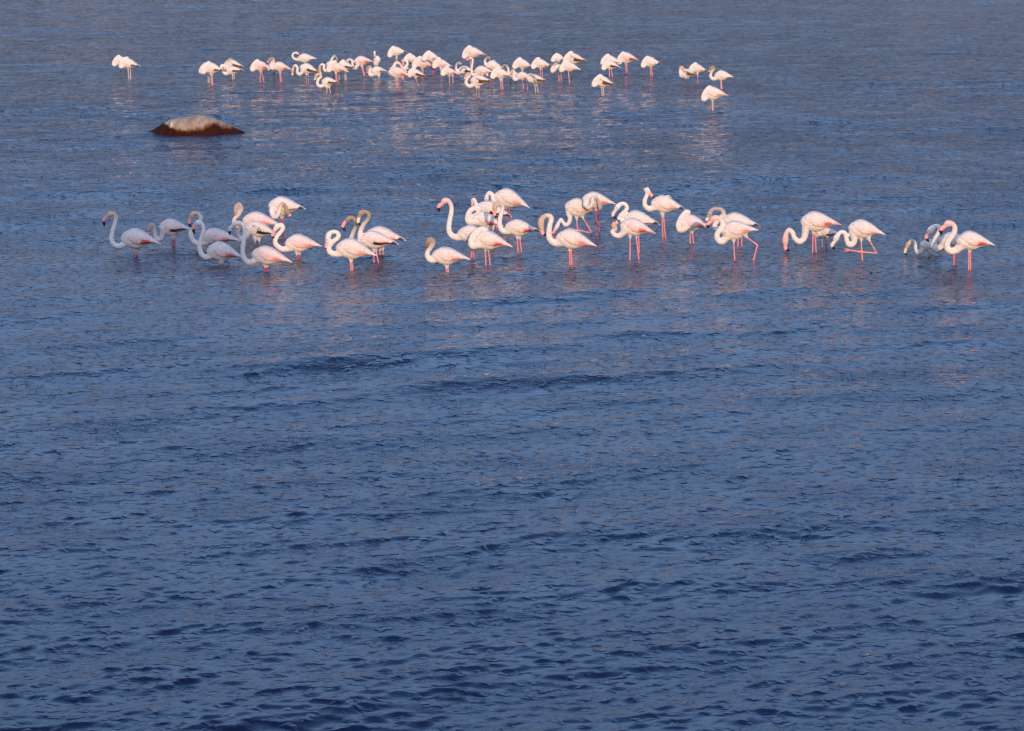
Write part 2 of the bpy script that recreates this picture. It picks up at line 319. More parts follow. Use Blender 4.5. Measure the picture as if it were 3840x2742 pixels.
    {'loc': (-2.091, 40.583), 'F': (-0.263, 0.0, 0.364), 'T': (0.341, 0.0, 0.262), 'hs': (0.9, 1.02), 'leg': 'pink', 'pk': 0.35, 'red': 0.7, 'dark': 0.6, 'tip': 'black', 'hc': 'brown', 'bk': 'pale', 'lab': 'flamingo with thin brown S-shaped neck and pale beak, behind the one with ringed neck', 'fluff': 0, 'ns': 1.0, 'far': False, 'neck': [(-0.164, 0.0, 0.282), (-0.227, 0.0, 0.31), (-0.241, 0.0, 0.392), (-0.232, 0.0, 0.474), (-0.191, 0.0, 0.565), (-0.119, 0.0, 0.656), (-0.099, 0.0, 0.729), (-0.155, 0.0, 0.776)], 'head': [(-0.225, 0.0, 0.751)], 'beak': [(-0.25, 0.0, 0.688), (-0.268, 0.0, 0.624), (-0.232, 0.0, 0.56)], 'legs': [(False, [(-0.033, 0.0, 0.196), (-0.031, 0.0, -0.009)]), (False, [(-0.004, 0.018, 0.196), (0.032, 0.018, 0.014)])]},
    {'loc': (-0.973, 39.629), 'F': (-0.239, 0.0, 0.24), 'T': (0.337, 0.0, 0.176), 'hs': (0.9, 1.1), 'leg': 'pink', 'pk': 0.3, 'red': 0.5, 'dark': 0.2, 'tip': '', 'hc': 'brown', 'bk': 'pink', 'lab': 'low flamingo hiding its brown face behind its neck, left end of the middle cluster', 'fluff': 0, 'ns': 1.0, 'far': False, 'neck': [(-0.131, 0.0, 0.188), (-0.239, 0.0, 0.164), (-0.295, 0.0, 0.221), (-0.29, 0.0, 0.292), (-0.244, 0.0, 0.358), (-0.201, 0.0, 0.429), (-0.223, 0.0, 0.479)], 'head': [(-0.267, 0.0, 0.467), (-0.29, 0.009, 0.429)], 'beak': [(-0.292, 0.023, 0.406), (-0.295, 0.047, 0.385), (-0.288, 0.066, 0.368)], 'legs': [(False, [(-0.021, 0.0, 0.093), (-0.009, 0.0, 0.008)]), (False, [(0.005, 0.014, 0.093), (0.015, 0.014, 0.008)])]},
    {'loc': (-0.613, 40.933), 'F': (-0.242, 0.0, 0.393), 'T': (0.353, 0.0, 0.295), 'hs': (0.95, 1), 'leg': 'pink', 'pk': 0.2, 'red': 0.2, 'dark': 0.0, 'tip': '', 'hc': 'pink', 'bk': 'pink', 'lab': 'tall flamingo with upright neck and jet black beak tip, left of the middle cluster', 'fluff': 0, 'ns': 1.1, 'far': False, 'neck': [(-0.121, 0.0, 0.339), (-0.251, 0.0, 0.33), (-0.338, 0.0, 0.378), (-0.365, 0.0, 0.476), (-0.348, 0.0, 0.603), (-0.324, 0.0, 0.721), (-0.326, 0.0, 0.818), (-0.367, 0.0, 0.899)], 'head': [(-0.426, 0.0, 0.899)], 'beak': [(-0.464, 0.0, 0.858), (-0.519, 0.0, 0.807), (-0.503, 0.0, 0.726)], 'legs': [(False, [(-0.019, 0.0, 0.183), (-0.019, 0.0, 0.017)]), (False, [(0.0, 0.015, 0.183), (0.018, 0.015, 0.007)])]},
    {'loc': (-0.371, 40.398), 'F': (-0.243, 0.0, 0.37), 'T': (0.369, 0.0, 0.257), 'hs': (1.05, 0.95), 'leg': 'pink', 'pk': 0.1, 'red': 0.85, 'dark': 0.25, 'tip': '', 'hc': 'white', 'bk': 'pink', 'lab': 'frontmost flamingo of the middle cluster, head tucked in its back, orange-red wing patch', 'fluff': 0, 'ns': 1.2, 'far': False, 'neck': [(-0.134, -0.019, 0.297), (-0.224, -0.019, 0.273), (-0.258, -0.019, 0.326), (-0.234, -0.019, 0.423), (-0.181, -0.019, 0.49), (-0.115, 0.0, 0.529)], 'head': [(-0.057, 0.0, 0.519), (-0.019, 0.019, 0.49)], 'legs': [(False, [(-0.038, 0.0, 0.23), (-0.031, 0.0, 0.008)]), (False, [(0.008, 0.019, 0.23), (0.033, 0.019, 0.003)])]},
    {'loc': (0.124, 41.593), 'F': (-0.241, 0.0, 0.412), 'T': (0.314, 0.0, 0.326), 'hs': (0.88, 1.1), 'leg': 'pink', 'pk': 0.2, 'red': 1, 'dark': 0.3, 'tip': 'black', 'hc': 'tan', 'bk': 'pink', 'lab': 'flamingo with a deep red wing square and hooked upright neck, right of the middle cluster', 'fluff': 0, 'ns': 1.0, 'far': False, 'neck': [(-0.162, 0.0, 0.338), (-0.255, 0.0, 0.333), (-0.314, 0.0, 0.407), (-0.314, 0.0, 0.526), (-0.288, 0.0, 0.636), (-0.268, 0.0, 0.72), (-0.309, 0.0, 0.773)], 'head': [(-0.373, 0.0, 0.755), (-0.396, 0.0, 0.705)], 'beak': [(-0.396, 0.0, 0.655), (-0.396, 0.0, 0.591), (-0.352, 0.0, 0.549)], 'legs': [(False, [(-0.044, 0.0, 0.258), (-0.027, 0.0, -0.0)]), (False, [(-0.005, 0.02, 0.248), (0.027, 0.02, -0.0)])]},
    {'loc': (-0.365, 43.169), 'F': (-0.316, 0.0, 0.366), 'T': (0.224, 0.0, 0.204), 'hs': (0.88, 1.05), 'leg': 'pink', 'pk': 0.25, 'red': 0.75, 'dark': 0.2, 'tip': '', 'hc': 'white', 'bk': 'pink', 'lab': 'hunched flamingo with head tucked away, directly behind the tall upright neck', 'fluff': 0, 'ns': 1.35, 'far': False, 'neck': [(-0.224, -0.02, 0.288), (-0.326, -0.031, 0.278), (-0.356, -0.031, 0.35), (-0.321, -0.031, 0.453), (-0.25, -0.01, 0.503)], 'head': [(-0.194, 0.0, 0.494), (-0.153, 0.0, 0.469)], 'legs': [(False, [(-0.01, 0.0, 0.165), (-0.01, 0.0, 0.021)]), (False, [(0.046, 0.02, 0.165), (0.049, 0.02, 0.021)])]},
    {'loc': (-0.301, 44.156), 'F': (-0.292, 0.0, 0.419), 'T': (0.292, 0.0, 0.223), 'hs': (0.85, 1), 'leg': 'pink', 'pk': 0.15, 'red': 0, 'dark': 0.6, 'tip': 'black', 'hc': 'white', 'bk': 'pink', 'lab': 'flamingo with black-edged wing between the hunched one and the highest of the middle cluster', 'fluff': 0, 'ns': 0.85, 'far': False, 'neck': [(-0.219, 0.0, 0.379), (-0.286, 0.0, 0.379), (-0.304, 0.0, 0.468), (-0.328, 0.0, 0.524)], 'head': [(-0.349, 0.021, 0.505)], 'beak': [(-0.359, 0.031, 0.463), (-0.359, 0.031, 0.421), (-0.349, 0.031, 0.389)], 'legs': [(False, [(0.042, 0.0, 0.284), (0.042, 0.0, 0.095)])]},
    {'loc': (-0.057, 45.449), 'F': (-0.254, 0.0, 0.436), 'T': (0.35, 0.0, 0.218), 'hs': (1.08, 1.0), 'leg': 'red', 'pk': 0.15, 'red': 0.6, 'dark': 0.0, 'tip': '', 'hc': 'white', 'bk': 'pink', 'lab': 'highest flamingo of the middle cluster, white humped back sloping to a pointed tail', 'fluff': 0, 'ns': 1.0, 'far': False, 'neck': [(-0.177, 0.0, 0.344), (-0.257, 0.0, 0.344), (-0.282, 0.0, 0.436), (-0.327, 0.0, 0.48), (-0.369, 0.0, 0.436)], 'head': [(-0.38, 0.021, 0.371)], 'beak': [(-0.38, 0.032, 0.333), (-0.38, 0.032, 0.279), (-0.364, 0.032, 0.258)], 'legs': [(False, [(-0.043, 0.0, 0.258), (-0.029, 0.0, -0.002)]), (False, [(-0.007, 0.021, 0.258), (0.032, 0.021, 0.041)])]},
    {'loc': (0.898, 40.174), 'F': (-0.238, 0.0, 0.438), 'T': (0.378, 0.0, 0.298), 'hs': (1, 1.02), 'leg': 'pink', 'pk': 0.15, 'red': 0.6, 'dark': 0.0, 'tip': '', 'hc': 'tan', 'bk': 'pink', 'lab': 'flamingo with thick neck arched like a hook and pink beak touching its neighbour tail', 'fluff': 0, 'ns': 1.15, 'far': False, 'neck': [(-0.125, 0.0, 0.357), (-0.248, 0.0, 0.348), (-0.329, 0.0, 0.422), (-0.337, 0.0, 0.519), (-0.323, 0.0, 0.628), (-0.299, 0.0, 0.72), (-0.339, 0.0, 0.766), (-0.404, 0.0, 0.758)], 'head': [(-0.455, 0.0, 0.693), (-0.459, 0.0, 0.628)], 'beak': [(-0.448, 0.0, 0.552), (-0.427, 0.0, 0.492), (-0.369, 0.0, 0.463)], 'legs': [(False, [(-0.027, 0.0, 0.276), (-0.016, 0.0, 0.005)]), (False, [(-0.005, 0.016, 0.276), (0.016, 0.016, 0.011)])]},
    {'loc': (1.096, 43.773), 'F': (-0.233, 0.0, 0.459), 'T': (0.372, 0.0, 0.388), 'hs': (0.9, 1.25), 'leg': 'pink', 'pk': 0.15, 'red': 0.4, 'dark': 0.0, 'tip': '', 'hc': 'white', 'bk': 'pink', 'lab': 'flamingo reaching its neck down to the left with one leg folded back under it', 'fluff': 0, 'ns': 0.85, 'far': False, 'neck': [(-0.163, 0.0, 0.347), (-0.137, 0.0, 0.253), (-0.161, 0.0, 0.171), (-0.215, 0.0, 0.145), (-0.254, 0.0, 0.194), (-0.285, 0.0, 0.239), (-0.32, 0.0, 0.194)], 'head': [(-0.349, 0.0, 0.124)], 'beak': [(-0.384, 0.0, 0.065), (-0.419, 0.0, 0.006), (-0.433, 0.0, -0.039)], 'legs': [(False, [(-0.029, 0.0, 0.271), (-0.006, 0.0, 0.006)]), (True, [(0.064, 0.0, 0.282), (0.169, 0.0, 0.112), (0.227, 0.0, 0.008), (0.006, 0.0, 0.055), (-0.064, 0.0, 0.065)])]},
    {'loc': (1.413, 43.602), 'F': (-0.263, 0.0, 0.609), 'T': (0.282, 0.0, 0.515), 'hs': (0.9, 1.2), 'leg': 'red', 'pk': 0.2, 'red': 0.7, 'dark': 0.0, 'tip': '', 'hc': 'grey', 'bk': 'pink', 'lab': 'flamingo preening its breast with a grey neck, on shade-darkened legs, behind the folded-leg one', 'fluff': 0, 'ns': 0.9, 'far': False, 'neck': [(-0.205, -0.07, 0.51), (-0.159, -0.139, 0.475), (-0.107, -0.174, 0.533), (-0.095, -0.18, 0.621), (-0.043, -0.18, 0.656), (0.001, -0.174, 0.58)], 'head': [(0.024, -0.168, 0.51), (0.029, -0.162, 0.465)], 'beak': [(0.032, -0.151, 0.451), (0.038, -0.151, 0.439), (0.044, -0.151, 0.428)], 'legs': [(False, [(-0.037, 0.0, 0.451), (-0.026, 0.0, 0.006)]), (False, [(-0.006, 0.023, 0.451), (0.032, 0.023, 0.006)])]},  # shade on these legs is painted in as a darker red
    {'loc': (2.001, 41.604), 'F': (-0.255, 0.0, 0.549), 'T': (0.316, 0.0, 0.434), 'hs': (0.95, 1), 'leg': 'pink', 'pk': 0.15, 'red': 0, 'dark': 0.35, 'tip': 'black', 'hc': 'white', 'bk': 'pale', 'lab': 'flamingo with white crook neck and black wing tip, behind one poking its own breast', 'fluff': 0, 'ns': 1.0, 'far': False, 'neck': [(-0.183, 0.0, 0.493), (-0.277, 0.0, 0.476), (-0.31, 0.0, 0.549), (-0.249, 0.0, 0.627), (-0.196, 0.0, 0.694), (-0.221, 0.0, 0.756), (-0.282, 0.0, 0.77)], 'head': [(-0.343, 0.0, 0.722)], 'beak': [(-0.38, 0.0, 0.661), (-0.417, 0.0, 0.593), (-0.363, 0.0, 0.528)], 'legs': [(False, [(-0.017, 0.0, 0.425), (0.0, 0.0, 0.011)])]},
    {'loc': (1.89, 40.877), 'F': (-0.229, 0.0, 0.528), 'T': (0.323, 0.0, 0.395), 'hs': (1, 1), 'leg': 'pink', 'pk': 0.45, 'red': 0.85, 'dark': 0.25, 'tip': 'pink', 'hc': 'tan', 'bk': 'pink', 'lab': 'flamingo poking its beak into its own breast, neck looped low, three long pink legs below', 'fluff': 0, 'ns': 1.0, 'far': False, 'neck': [(-0.169, 0.0, 0.413), (-0.229, 0.0, 0.363), (-0.305, 0.0, 0.377), (-0.341, 0.0, 0.429), (-0.288, 0.0, 0.468)], 'head': [(-0.316, 0.0, 0.512), (-0.31, 0.0, 0.545)], 'beak': [(-0.283, 0.0, 0.556), (-0.261, 0.0, 0.578), (-0.221, 0.0, 0.6)], 'legs': [(False, [(-0.065, 0.0, 0.363), (-0.065, 0.0, 0.006)]), (False, [(0.029, 0.022, 0.363), (0.071, 0.022, 0.011)])]},
    {'loc': (2.485, 43.228), 'F': (-0.224, 0.0, 0.59), 'T': (0.333, 0.0, 0.464), 'hs': (1.0, 1.1), 'leg': 'pink', 'pk': 0.1, 'red': 0.35, 'dark': 0.1, 'tip': 'black', 'hc': 'white', 'bk': 'pink', 'lab': 'flamingo turning its beak back to preen ruffled shoulder feathers, long leg over the water', 'fluff': 1, 'ns': 1.05, 'far': False, 'neck': [(-0.148, 0.0, 0.507), (-0.245, 0.0, 0.482), (-0.316, 0.0, 0.538), (-0.321, 0.0, 0.621), (-0.291, 0.0, 0.698), (-0.28, 0.0, 0.76)], 'head': [(-0.303, 0.0, 0.808), (-0.275, 0.0, 0.775)], 'beak': [(-0.25, 0.0, 0.744), (-0.204, 0.0, 0.695), (-0.16, 0.0, 0.665)], 'legs': [(False, [(-0.036, 0.0, 0.404), (-0.02, 0.0, 0.012)]), (False, [(-0.017, 0.015, 0.404), (0.023, 0.015, 0.012)])]},
    {'loc': (2.892, 42.525), 'F': (-0.211, 0.0, 0.373), 'T': (0.301, 0.0, 0.26), 'hs': (1, 1.05), 'leg': 'pink', 'pk': 0.4, 'red': 0.7, 'dark': 0.2, 'tip': 'pink', 'hc': 'white', 'bk': 'pink', 'lab': 'sleeping flamingo hunched into a ball between the preening one and the striding one', 'fluff': 0, 'ns': 1.2, 'far': False, 'neck': [(-0.11, -0.02, 0.272), (-0.191, -0.03, 0.236), (-0.223, -0.03, 0.313), (-0.191, -0.03, 0.414), (-0.141, -0.02, 0.485)], 'head': [(-0.09, 0.0, 0.513), (-0.05, 0.0, 0.495)], 'legs': [(False, [(-0.035, 0.0, 0.216), (-0.025, 0.0, 0.013)]), (False, [(0.002, 0.02, 0.216), (0.03, 0.02, 0.008)])]},
    {'loc': (3.643, 42.26), 'F': (-0.289, 0.0, 0.439), 'T': (0.314, 0.0, 0.318), 'hs': (0.85, 0.9), 'leg': 'pink', 'pk': 0.15, 'red': 0, 'dark': 0.3, 'tip': 'black', 'hc': 'grey', 'bk': 'pale', 'lab': 'flamingo with knotted greyish neck, behind the striding flamingo', 'fluff': 0, 'ns': 1.0, 'far': False, 'neck': [(-0.229, 0.0, 0.348), (-0.349, 0.0, 0.272), (-0.409, 0.0, 0.328), (-0.349, 0.0, 0.439), (-0.269, 0.0, 0.519), (-0.299, 0.0, 0.588), (-0.384, 0.0, 0.608), (-0.459, 0.0, 0.585)], 'head': [(-0.489, 0.0, 0.524)], 'beak': [(-0.509, 0.0, 0.469), (-0.533, 0.0, 0.424), (-0.519, 0.0, 0.393)], 'legs': [(False, [(-0.032, 0.0, 0.308), (-0.032, 0.0, 0.025)]), (False, [(0.02, 0.02, 0.308), (0.032, 0.02, -0.01)])]},
    {'loc': (3.434, 40.747), 'F': (-0.217, 0.0, 0.458), 'T': (0.349, 0.0, 0.464), 'hs': (0.95, 1.25), 'leg': 'pink', 'pk': 0.3, 'red': 0.6, 'dark': 0.0, 'tip': '', 'hc': 'pink', 'bk': 'pink', 'lab': 'striding flamingo with one leg stretched back and tail held level', 'fluff': 0, 'ns': 1.15, 'far': False, 'neck': [(-0.12, 0.0, 0.365), (-0.197, 0.0, 0.292), (-0.263, 0.0, 0.326), (-0.276, 0.0, 0.404), (-0.221, 0.0, 0.487), (-0.195, 0.0, 0.56), (-0.231, 0.0, 0.633), (-0.298, 0.0, 0.667)], 'head': [(-0.337, 0.0, 0.642)], 'beak': [(-0.371, 0.0, 0.604), (-0.419, 0.0, 0.56), (-0.405, 0.0, 0.494)], 'legs': [(False, [(-0.022, 0.0, 0.311), (0.003, 0.0, -0.0)]), (False, [(0.159, 0.019, 0.375), (0.349, 0.019, 0.234), (0.298, 0.019, 0.003)])]},
    {'loc': (4.757, 41.593), 'F': (-0.233, 0.0, 0.493), 'T': (0.408, 0.0, 0.434), 'hs': (0.98, 1.1), 'leg': 'pink', 'pk': 0.15, 'red': 0.9, 'dark': 0.0, 'tip': 'pink', 'hc': 'pink', 'bk': 'pink', 'lab': 'feeding flamingo with humped neck and coral beak dipped in the water', 'fluff': 0, 'ns': 1.15, 'far': False, 'neck': [(-0.142, 0.0, 0.395), (-0.15, 0.0, 0.292), (-0.175, 0.0, 0.21), (-0.244, 0.0, 0.171), (-0.315, 0.0, 0.231), (-0.35, 0.0, 0.318), (-0.406, 0.0, 0.356), (-0.445, 0.0, 0.303)], 'head': [(-0.457, 0.0, 0.221), (-0.459, 0.0, 0.169)], 'beak': [(-0.457, 0.0, 0.123), (-0.447, 0.0, 0.056), (-0.384, 0.0, 0.03)], 'legs': [(False, [(-0.025, 0.0, 0.339), (-0.025, 0.0, 0.005)]), (False, [(0.003, 0.02, 0.339), (0.032, 0.02, 0.005)])]},
    {'loc': (4.983, 42.15), 'F': (-0.154, 0.0, 0.237), 'T': (0.267, 0.0, 0.211), 'hs': (0.8, 0.95), 'leg': 'dull', 'pk': 0.5, 'red': 0, 'dark': 0.8, 'tip': '', 'hc': 'white', 'bk': 'pink', 'lab': 'small grey-pink flamingo behind the legs of the feeding one, black band on its wing', 'fluff': 0, 'ns': 1.0, 'far': False, 'neck': [(-0.103, 0.01, 0.195), (-0.134, 0.01, 0.237), (-0.093, 0.01, 0.299)], 'head': [(-0.041, 0.01, 0.31), (-0.01, 0.01, 0.299)], 'legs': [(False, [(-0.041, 0.0, 0.164), (-0.036, 0.0, 0.008)]), (False, [(0.019, 0.015, 0.164), (0.041, 0.015, 0.008)])]},
    {'loc': (5.399, 40.685), 'F': (-0.236, 0.0, 0.522), 'T': (0.34, 0.0, 0.402), 'hs': (0.97, 1.05), 'leg': 'coral', 'pk': 0.1, 'red': 0.35, 'dark': 0.15, 'tip': '', 'hc': 'white', 'bk': 'pale', 'lab': 'flamingo lifting one folded leg over the water, pale beak bent down', 'fluff': 0, 'ns': 1.05, 'far': False, 'neck': [(-0.157, 0.0, 0.417), (-0.132, 0.0, 0.326), (-0.157, 0.0, 0.258), (-0.215, 0.0, 0.254), (-0.251, 0.0, 0.326), (-0.268, 0.0, 0.412), (-0.318, 0.0, 0.449), (-0.371, 0.0, 0.422)], 'head': [(-0.41, 0.0, 0.357)], 'beak': [(-0.435, 0.0, 0.296), (-0.473, 0.0, 0.241), (-0.423, 0.0, 0.174)], 'legs': [(False, [(-0.03, 0.0, 0.342), (-0.001, 0.0, 0.01)]), (True, [(0.083, 0.0, 0.342), (0.219, 0.0, 0.118), (-0.038, 0.0, 0.14), (-0.187, 0.0, 0.161)])]},
    {'loc': (6.551, 41.23), 'F': (-0.192, 0.0, 0.188), 'T': (0.156, 0.0, 0.116), 'hs': (1.05, 1.2), 'leg': 'dull', 'pk': 0.0, 'red': 0, 'dark': 0.35, 'tip': '', 'hc': 'tan', 'bk': 'pale', 'lab': 'smaller pale flamingo feeding with its beak in the water, left of the tall pair', 'fluff': 0, 'ns': 0.85, 'far': False, 'neck': [(-0.137, 0.0, 0.116), (-0.183, 0.0, 0.049), (-0.238, 0.0, 0.074), (-0.256, 0.0, 0.143), (-0.276, 0.0, 0.213), (-0.318, 0.0, 0.236)], 'head': [(-0.373, 0.0, 0.18)], 'beak': [(-0.401, 0.0, 0.116), (-0.418, 0.0, 0.06), (-0.389, 0.0, 0.012)], 'legs': [(False, [(-0.037, 0.0, 0.079), (-0.037, 0.0, -0.0)]), (False, [(0.073, 0.018, 0.083), (0.148, 0.018, 0.003)])]},
    {'loc': (6.775, 40.386), 'F': (-0.26, 0.0, 0.363), 'T': (0.3, 0.0, 0.272), 'hs': (0.95, 1), 'leg': 'pink', 'pk': 0.3, 'red': 0.1, 'dark': 0.0, 'tip': '', 'hc': 'white', 'bk': 'pink', 'lab': 'flamingo at the back of the right pair, neck crooked and beak drooping', 'fluff': 0, 'ns': 1.1, 'far': False, 'neck': [(-0.193, 0.0, 0.272), (-0.282, 0.0, 0.218), (-0.334, 0.0, 0.272), (-0.323, 0.0, 0.354), (-0.282, 0.0, 0.435), (-0.245, 0.0, 0.512), (-0.264, 0.0, 0.569), (-0.323, 0.0, 0.578)], 'head': [(-0.386, 0.0, 0.521)], 'beak': [(-0.419, 0.0, 0.467), (-0.448, 0.0, 0.403), (-0.405, 0.0, 0.334)], 'legs': [(False, [(-0.022, 0.0, 0.227), (-0.013, 0.0, 0.005)]), (False, [(-0.004, 0.018, 0.227), (0.013, 0.018, 0.009)])]},
    {'loc': (6.874, 39.664), 'F': (-0.218, 0.0, 0.454), 'T': (0.366, 0.0, 0.382), 'hs': (1.05, 0.95), 'leg': 'pink', 'pk': 0.15, 'red': 0.85, 'dark': 0.25, 'tip': '', 'hc': 'pink', 'bk': 'pink', 'lab': 'rightmost near flamingo standing in front of its partner, S neck and orange wing patch', 'fluff': 0, 'ns': 1.25, 'far': False, 'neck': [(-0.134, 0.0, 0.374), (-0.213, 0.0, 0.312), (-0.288, 0.0, 0.298), (-0.344, 0.0, 0.347), (-0.341, 0.0, 0.428), (-0.292, 0.0, 0.508), (-0.241, 0.0, 0.597), (-0.248, 0.0, 0.673), (-0.301, 0.0, 0.72)], 'head': [(-0.35, 0.0, 0.708)], 'beak': [(-0.385, 0.0, 0.677), (-0.442, 0.0, 0.624), (-0.438, 0.0, 0.545)], 'legs': [(False, [(-0.015, 0.0, 0.334), (-0.011, 0.0, 0.002)]), (False, [(0.01, 0.018, 0.33), (0.018, 0.018, 0.025)])]},
    {'loc': (-11.267, 77.524), 'F': (-0.249, 0.0, 0.444), 'T': (0.265, 0.0, 0.35), 'hs': (1.1, 1), 'leg': 'grey', 'pk': 0, 'red': 0, 'dark': 0.0, 'tip': '', 'hc': 'white', 'bk': 'pink', 'lab': 'sleeping white flamingo at the far left of the distant flock, half hidden by its neighbour', 'fluff': 0, 'ns': 1.0, 'far': True, 'legs': [(False, [(-0.052, 0.0, 0.227), (-0.052, 0.0, 0.009)]), (False, [(0.05, 0.028, 0.227), (0.06, 0.028, 0.015)])]},
    {'loc': (-10.926, 76.426), 'F': (-0.227, 0.0, 0.473), 'T': (0.311, 0.0, 0.335), 'hs': (1.05, 1), 'leg': 'pale', 'pk': 0, 'red': 0, 'dark': 0.4, 'tip': 'brown', 'hc': 'white', 'bk': 'pink', 'lab': 'sleeping flamingo with brown wing tip at the far left, in front of its mate', 'fluff': 0, 'ns': 1.0, 'far': True, 'legs': [(False, [(-0.042, 0.0, 0.319), (-0.024, 0.0, 0.011)]), (False, [(0.018, 0.028, 0.319), (0.024, 0.028, 0.011)])]},
    {'loc': (-8.521, 75.062), 'F': (-0.199, 0.0, 0.412), 'T': (0.29, 0.0, 0.311), 'hs': (0.95, 1), 'leg': 'pale', 'pk': 0, 'red': 0, 'dark': 0.0, 'tip': '', 'hc': 'white', 'bk': 'pink', 'lab': 'flamingo almost fully hidden behind the sleeping one right of the lone left pair', 'fluff': 0, 'ns': 1.0, 'far': True, 'legs': [(False, [(-0.014, 0.0, 0.265), (-0.009, 0.0, 0.018)]), (False, [(0.018, 0.018, 0.265), (0.022, 0.018, 0.018)])]},
    {'loc': (-8.31, 74.098), 'F': (-0.238, 0.0, 0.493), 'T': (0.334, 0.0, 0.385), 'hs': (1.15, 1), 'leg': 'palepink', 'pk': 0.0, 'red': 0, 'dark': 0.4, 'tip': 'brown', 'hc': 'white', 'bk': 'pink', 'lab': 'sleeping flamingo on joined pale pink legs with brown tail, third from the far left', 'fluff': 0, 'ns': 1.0, 'far': True, 'legs': [(False, [(-0.032, 0.0, 0.322), (-0.018, 0.0, 0.011)]), (False, [(0.004, 0.027, 0.322), (0.014, 0.027, 0.011)])]},
    {'loc': (-7.969, 76.923), 'F': (-0.26, 0.0, 0.394), 'T': (0.263, 0.0, 0.287), 'hs': (1.05, 0.9), 'leg': 'pale', 'pk': 0, 'red': 0, 'dark': 0.9, 'tip': 'brown', 'hc': 'grey', 'bk': 'pink', 'lab': 'brown-edged young flamingo standing behind a smaller white one left of the pink pair', 'fluff': 0, 'ns': 1.0, 'far': True, 'legs': [(False, [(-0.009, 0.0, 0.234), (-0.009, 0.0, 0.009)])]},
    {'loc': (-7.946, 76.285), 'F': (-0.215, 0.0, 0.264), 'T': (0.294, 0.0, 0.244), 'hs': (0.85, 1), 'leg': 'pale', 'pk': 0, 'red': 0, 'dark': 0.6, 'tip': 'brown', 'hc': 'white', 'bk': 'pink', 'lab': 'low white flamingo with its neck curled to preen, in front of the brown-edged young one', 'fluff': 0, 'ns': 1.1, 'far': True, 'neck': [(-0.132, 0.0, 0.199), (-0.224, 0.0, 0.156), (-0.289, 0.0, 0.227), (-0.353, 0.0, 0.329), (-0.326, 0.0, 0.409)], 'head': [(-0.267, 0.0, 0.376)], 'beak': [(-0.243, 0.0, 0.329), (-0.224, 0.0, 0.283), (-0.212, 0.0, 0.251)], 'legs': [(False, [(-0.035, 0.0, 0.162), (-0.026, 0.0, 0.004)]), (False, [(0.009, 0.028, 0.162), (0.018, 0.028, 0.007)])]},
    {'loc': (-7.059, 75.455), 'F': (-0.261, 0.0, 0.456), 'T': (0.283, 0.0, 0.366), 'hs': (1.1, 1.05), 'leg': 'pink', 'pk': 0.5, 'red': 0.9, 'dark': 0.0, 'tip': '', 'hc': 'white', 'bk': 'pink', 'lab': 'pink sleeping flamingo with legs spread in a narrow V, left part of distant flock', 'fluff': 0, 'ns': 1.0, 'far': True, 'legs': [(False, [(-0.04, 0.0, 0.306), (-0.048, 0.0, 0.005)]), (False, [(-0.01, 0.022, 0.306), (0.055, 0.022, 0.005)])]},
    {'loc': (-6.806, 76.559), 'F': (-0.136, 0.0, 0.374), 'T': (0.317, 0.0, 0.31), 'hs': (0.8, 0.8), 'leg': 'grey', 'pk': 0, 'red': 0, 'dark': 0.0, 'tip': '', 'hc': 'white', 'bk': 'pink', 'lab': 'flamingo on thin grey legs hidden between two pink sleepers in the distant flock', 'fluff': 0, 'ns': 1.0, 'far': True, 'legs': [(False, [(-0.02, 0.0, 0.252), (-0.02, 0.0, 0.008)]), (False, [(0.008, 0.015, 0.252), (0.015, 0.015, 0.008)])]},
    {'loc': (-6.525, 75.417), 'F': (-0.234, 0.0, 0.459), 'T': (0.317, 0.0, 0.335), 'hs': (0.95, 1), 'leg': 'pink', 'pk': 0.4, 'red': 0.8, 'dark': 0.0, 'tip': '', 'hc': 'brown', 'bk': 'pink', 'lab': 'pink-legged flamingo with brown head curled over its breast in the distant flock', 'fluff': 0, 'ns': 1.1, 'far': True, 'neck': [(-0.159, 0.0, 0.399), (-0.238, 0.0, 0.384), (-0.263, 0.0, 0.481), (-0.189, 0.0, 0.587), (-0.199, 0.0, 0.651), (-0.256, 0.0, 0.666)], 'head': [(-0.308, 0.0, 0.617)], 'beak': [(-0.33, 0.0, 0.587), (-0.357, 0.0, 0.557), (-0.372, 0.0, 0.531)], 'legs': [(False, [(-0.025, 0.0, 0.293), (-0.01, 0.0, 0.008)]), (False, [(0.0, 0.015, 0.293), (0.018, 0.015, 0.011)])]},
    {'loc': (-6.129, 79.36), 'F': (-0.235, 0.0, 0.388), 'T': (0.34, 0.0, 0.369), 'hs': (0.9, 1.15), 'leg': 'pale', 'pk': 0, 'red': 0.1, 'dark': 0.0, 'tip': '', 'hc': 'white', 'bk': 'pink', 'lab': 'white flamingo in the back row holding its neck in a small open hook', 'fluff': 0, 'ns': 0.9, 'far': True, 'neck': [(-0.172, 0.0, 0.34), (-0.297, 0.0, 0.359), (-0.368, 0.0, 0.427), (-0.363, 0.0, 0.517), (-0.289, 0.0, 0.554)], 'head': [(-0.238, 0.0, 0.538)], 'beak': [(-0.211, 0.0, 0.522), (-0.191, 0.0, 0.501), (-0.18, 0.0, 0.475)], 'legs': [(False, [(-0.008, 0.0, 0.261), (-0.008, 0.0, 0.008)])]},
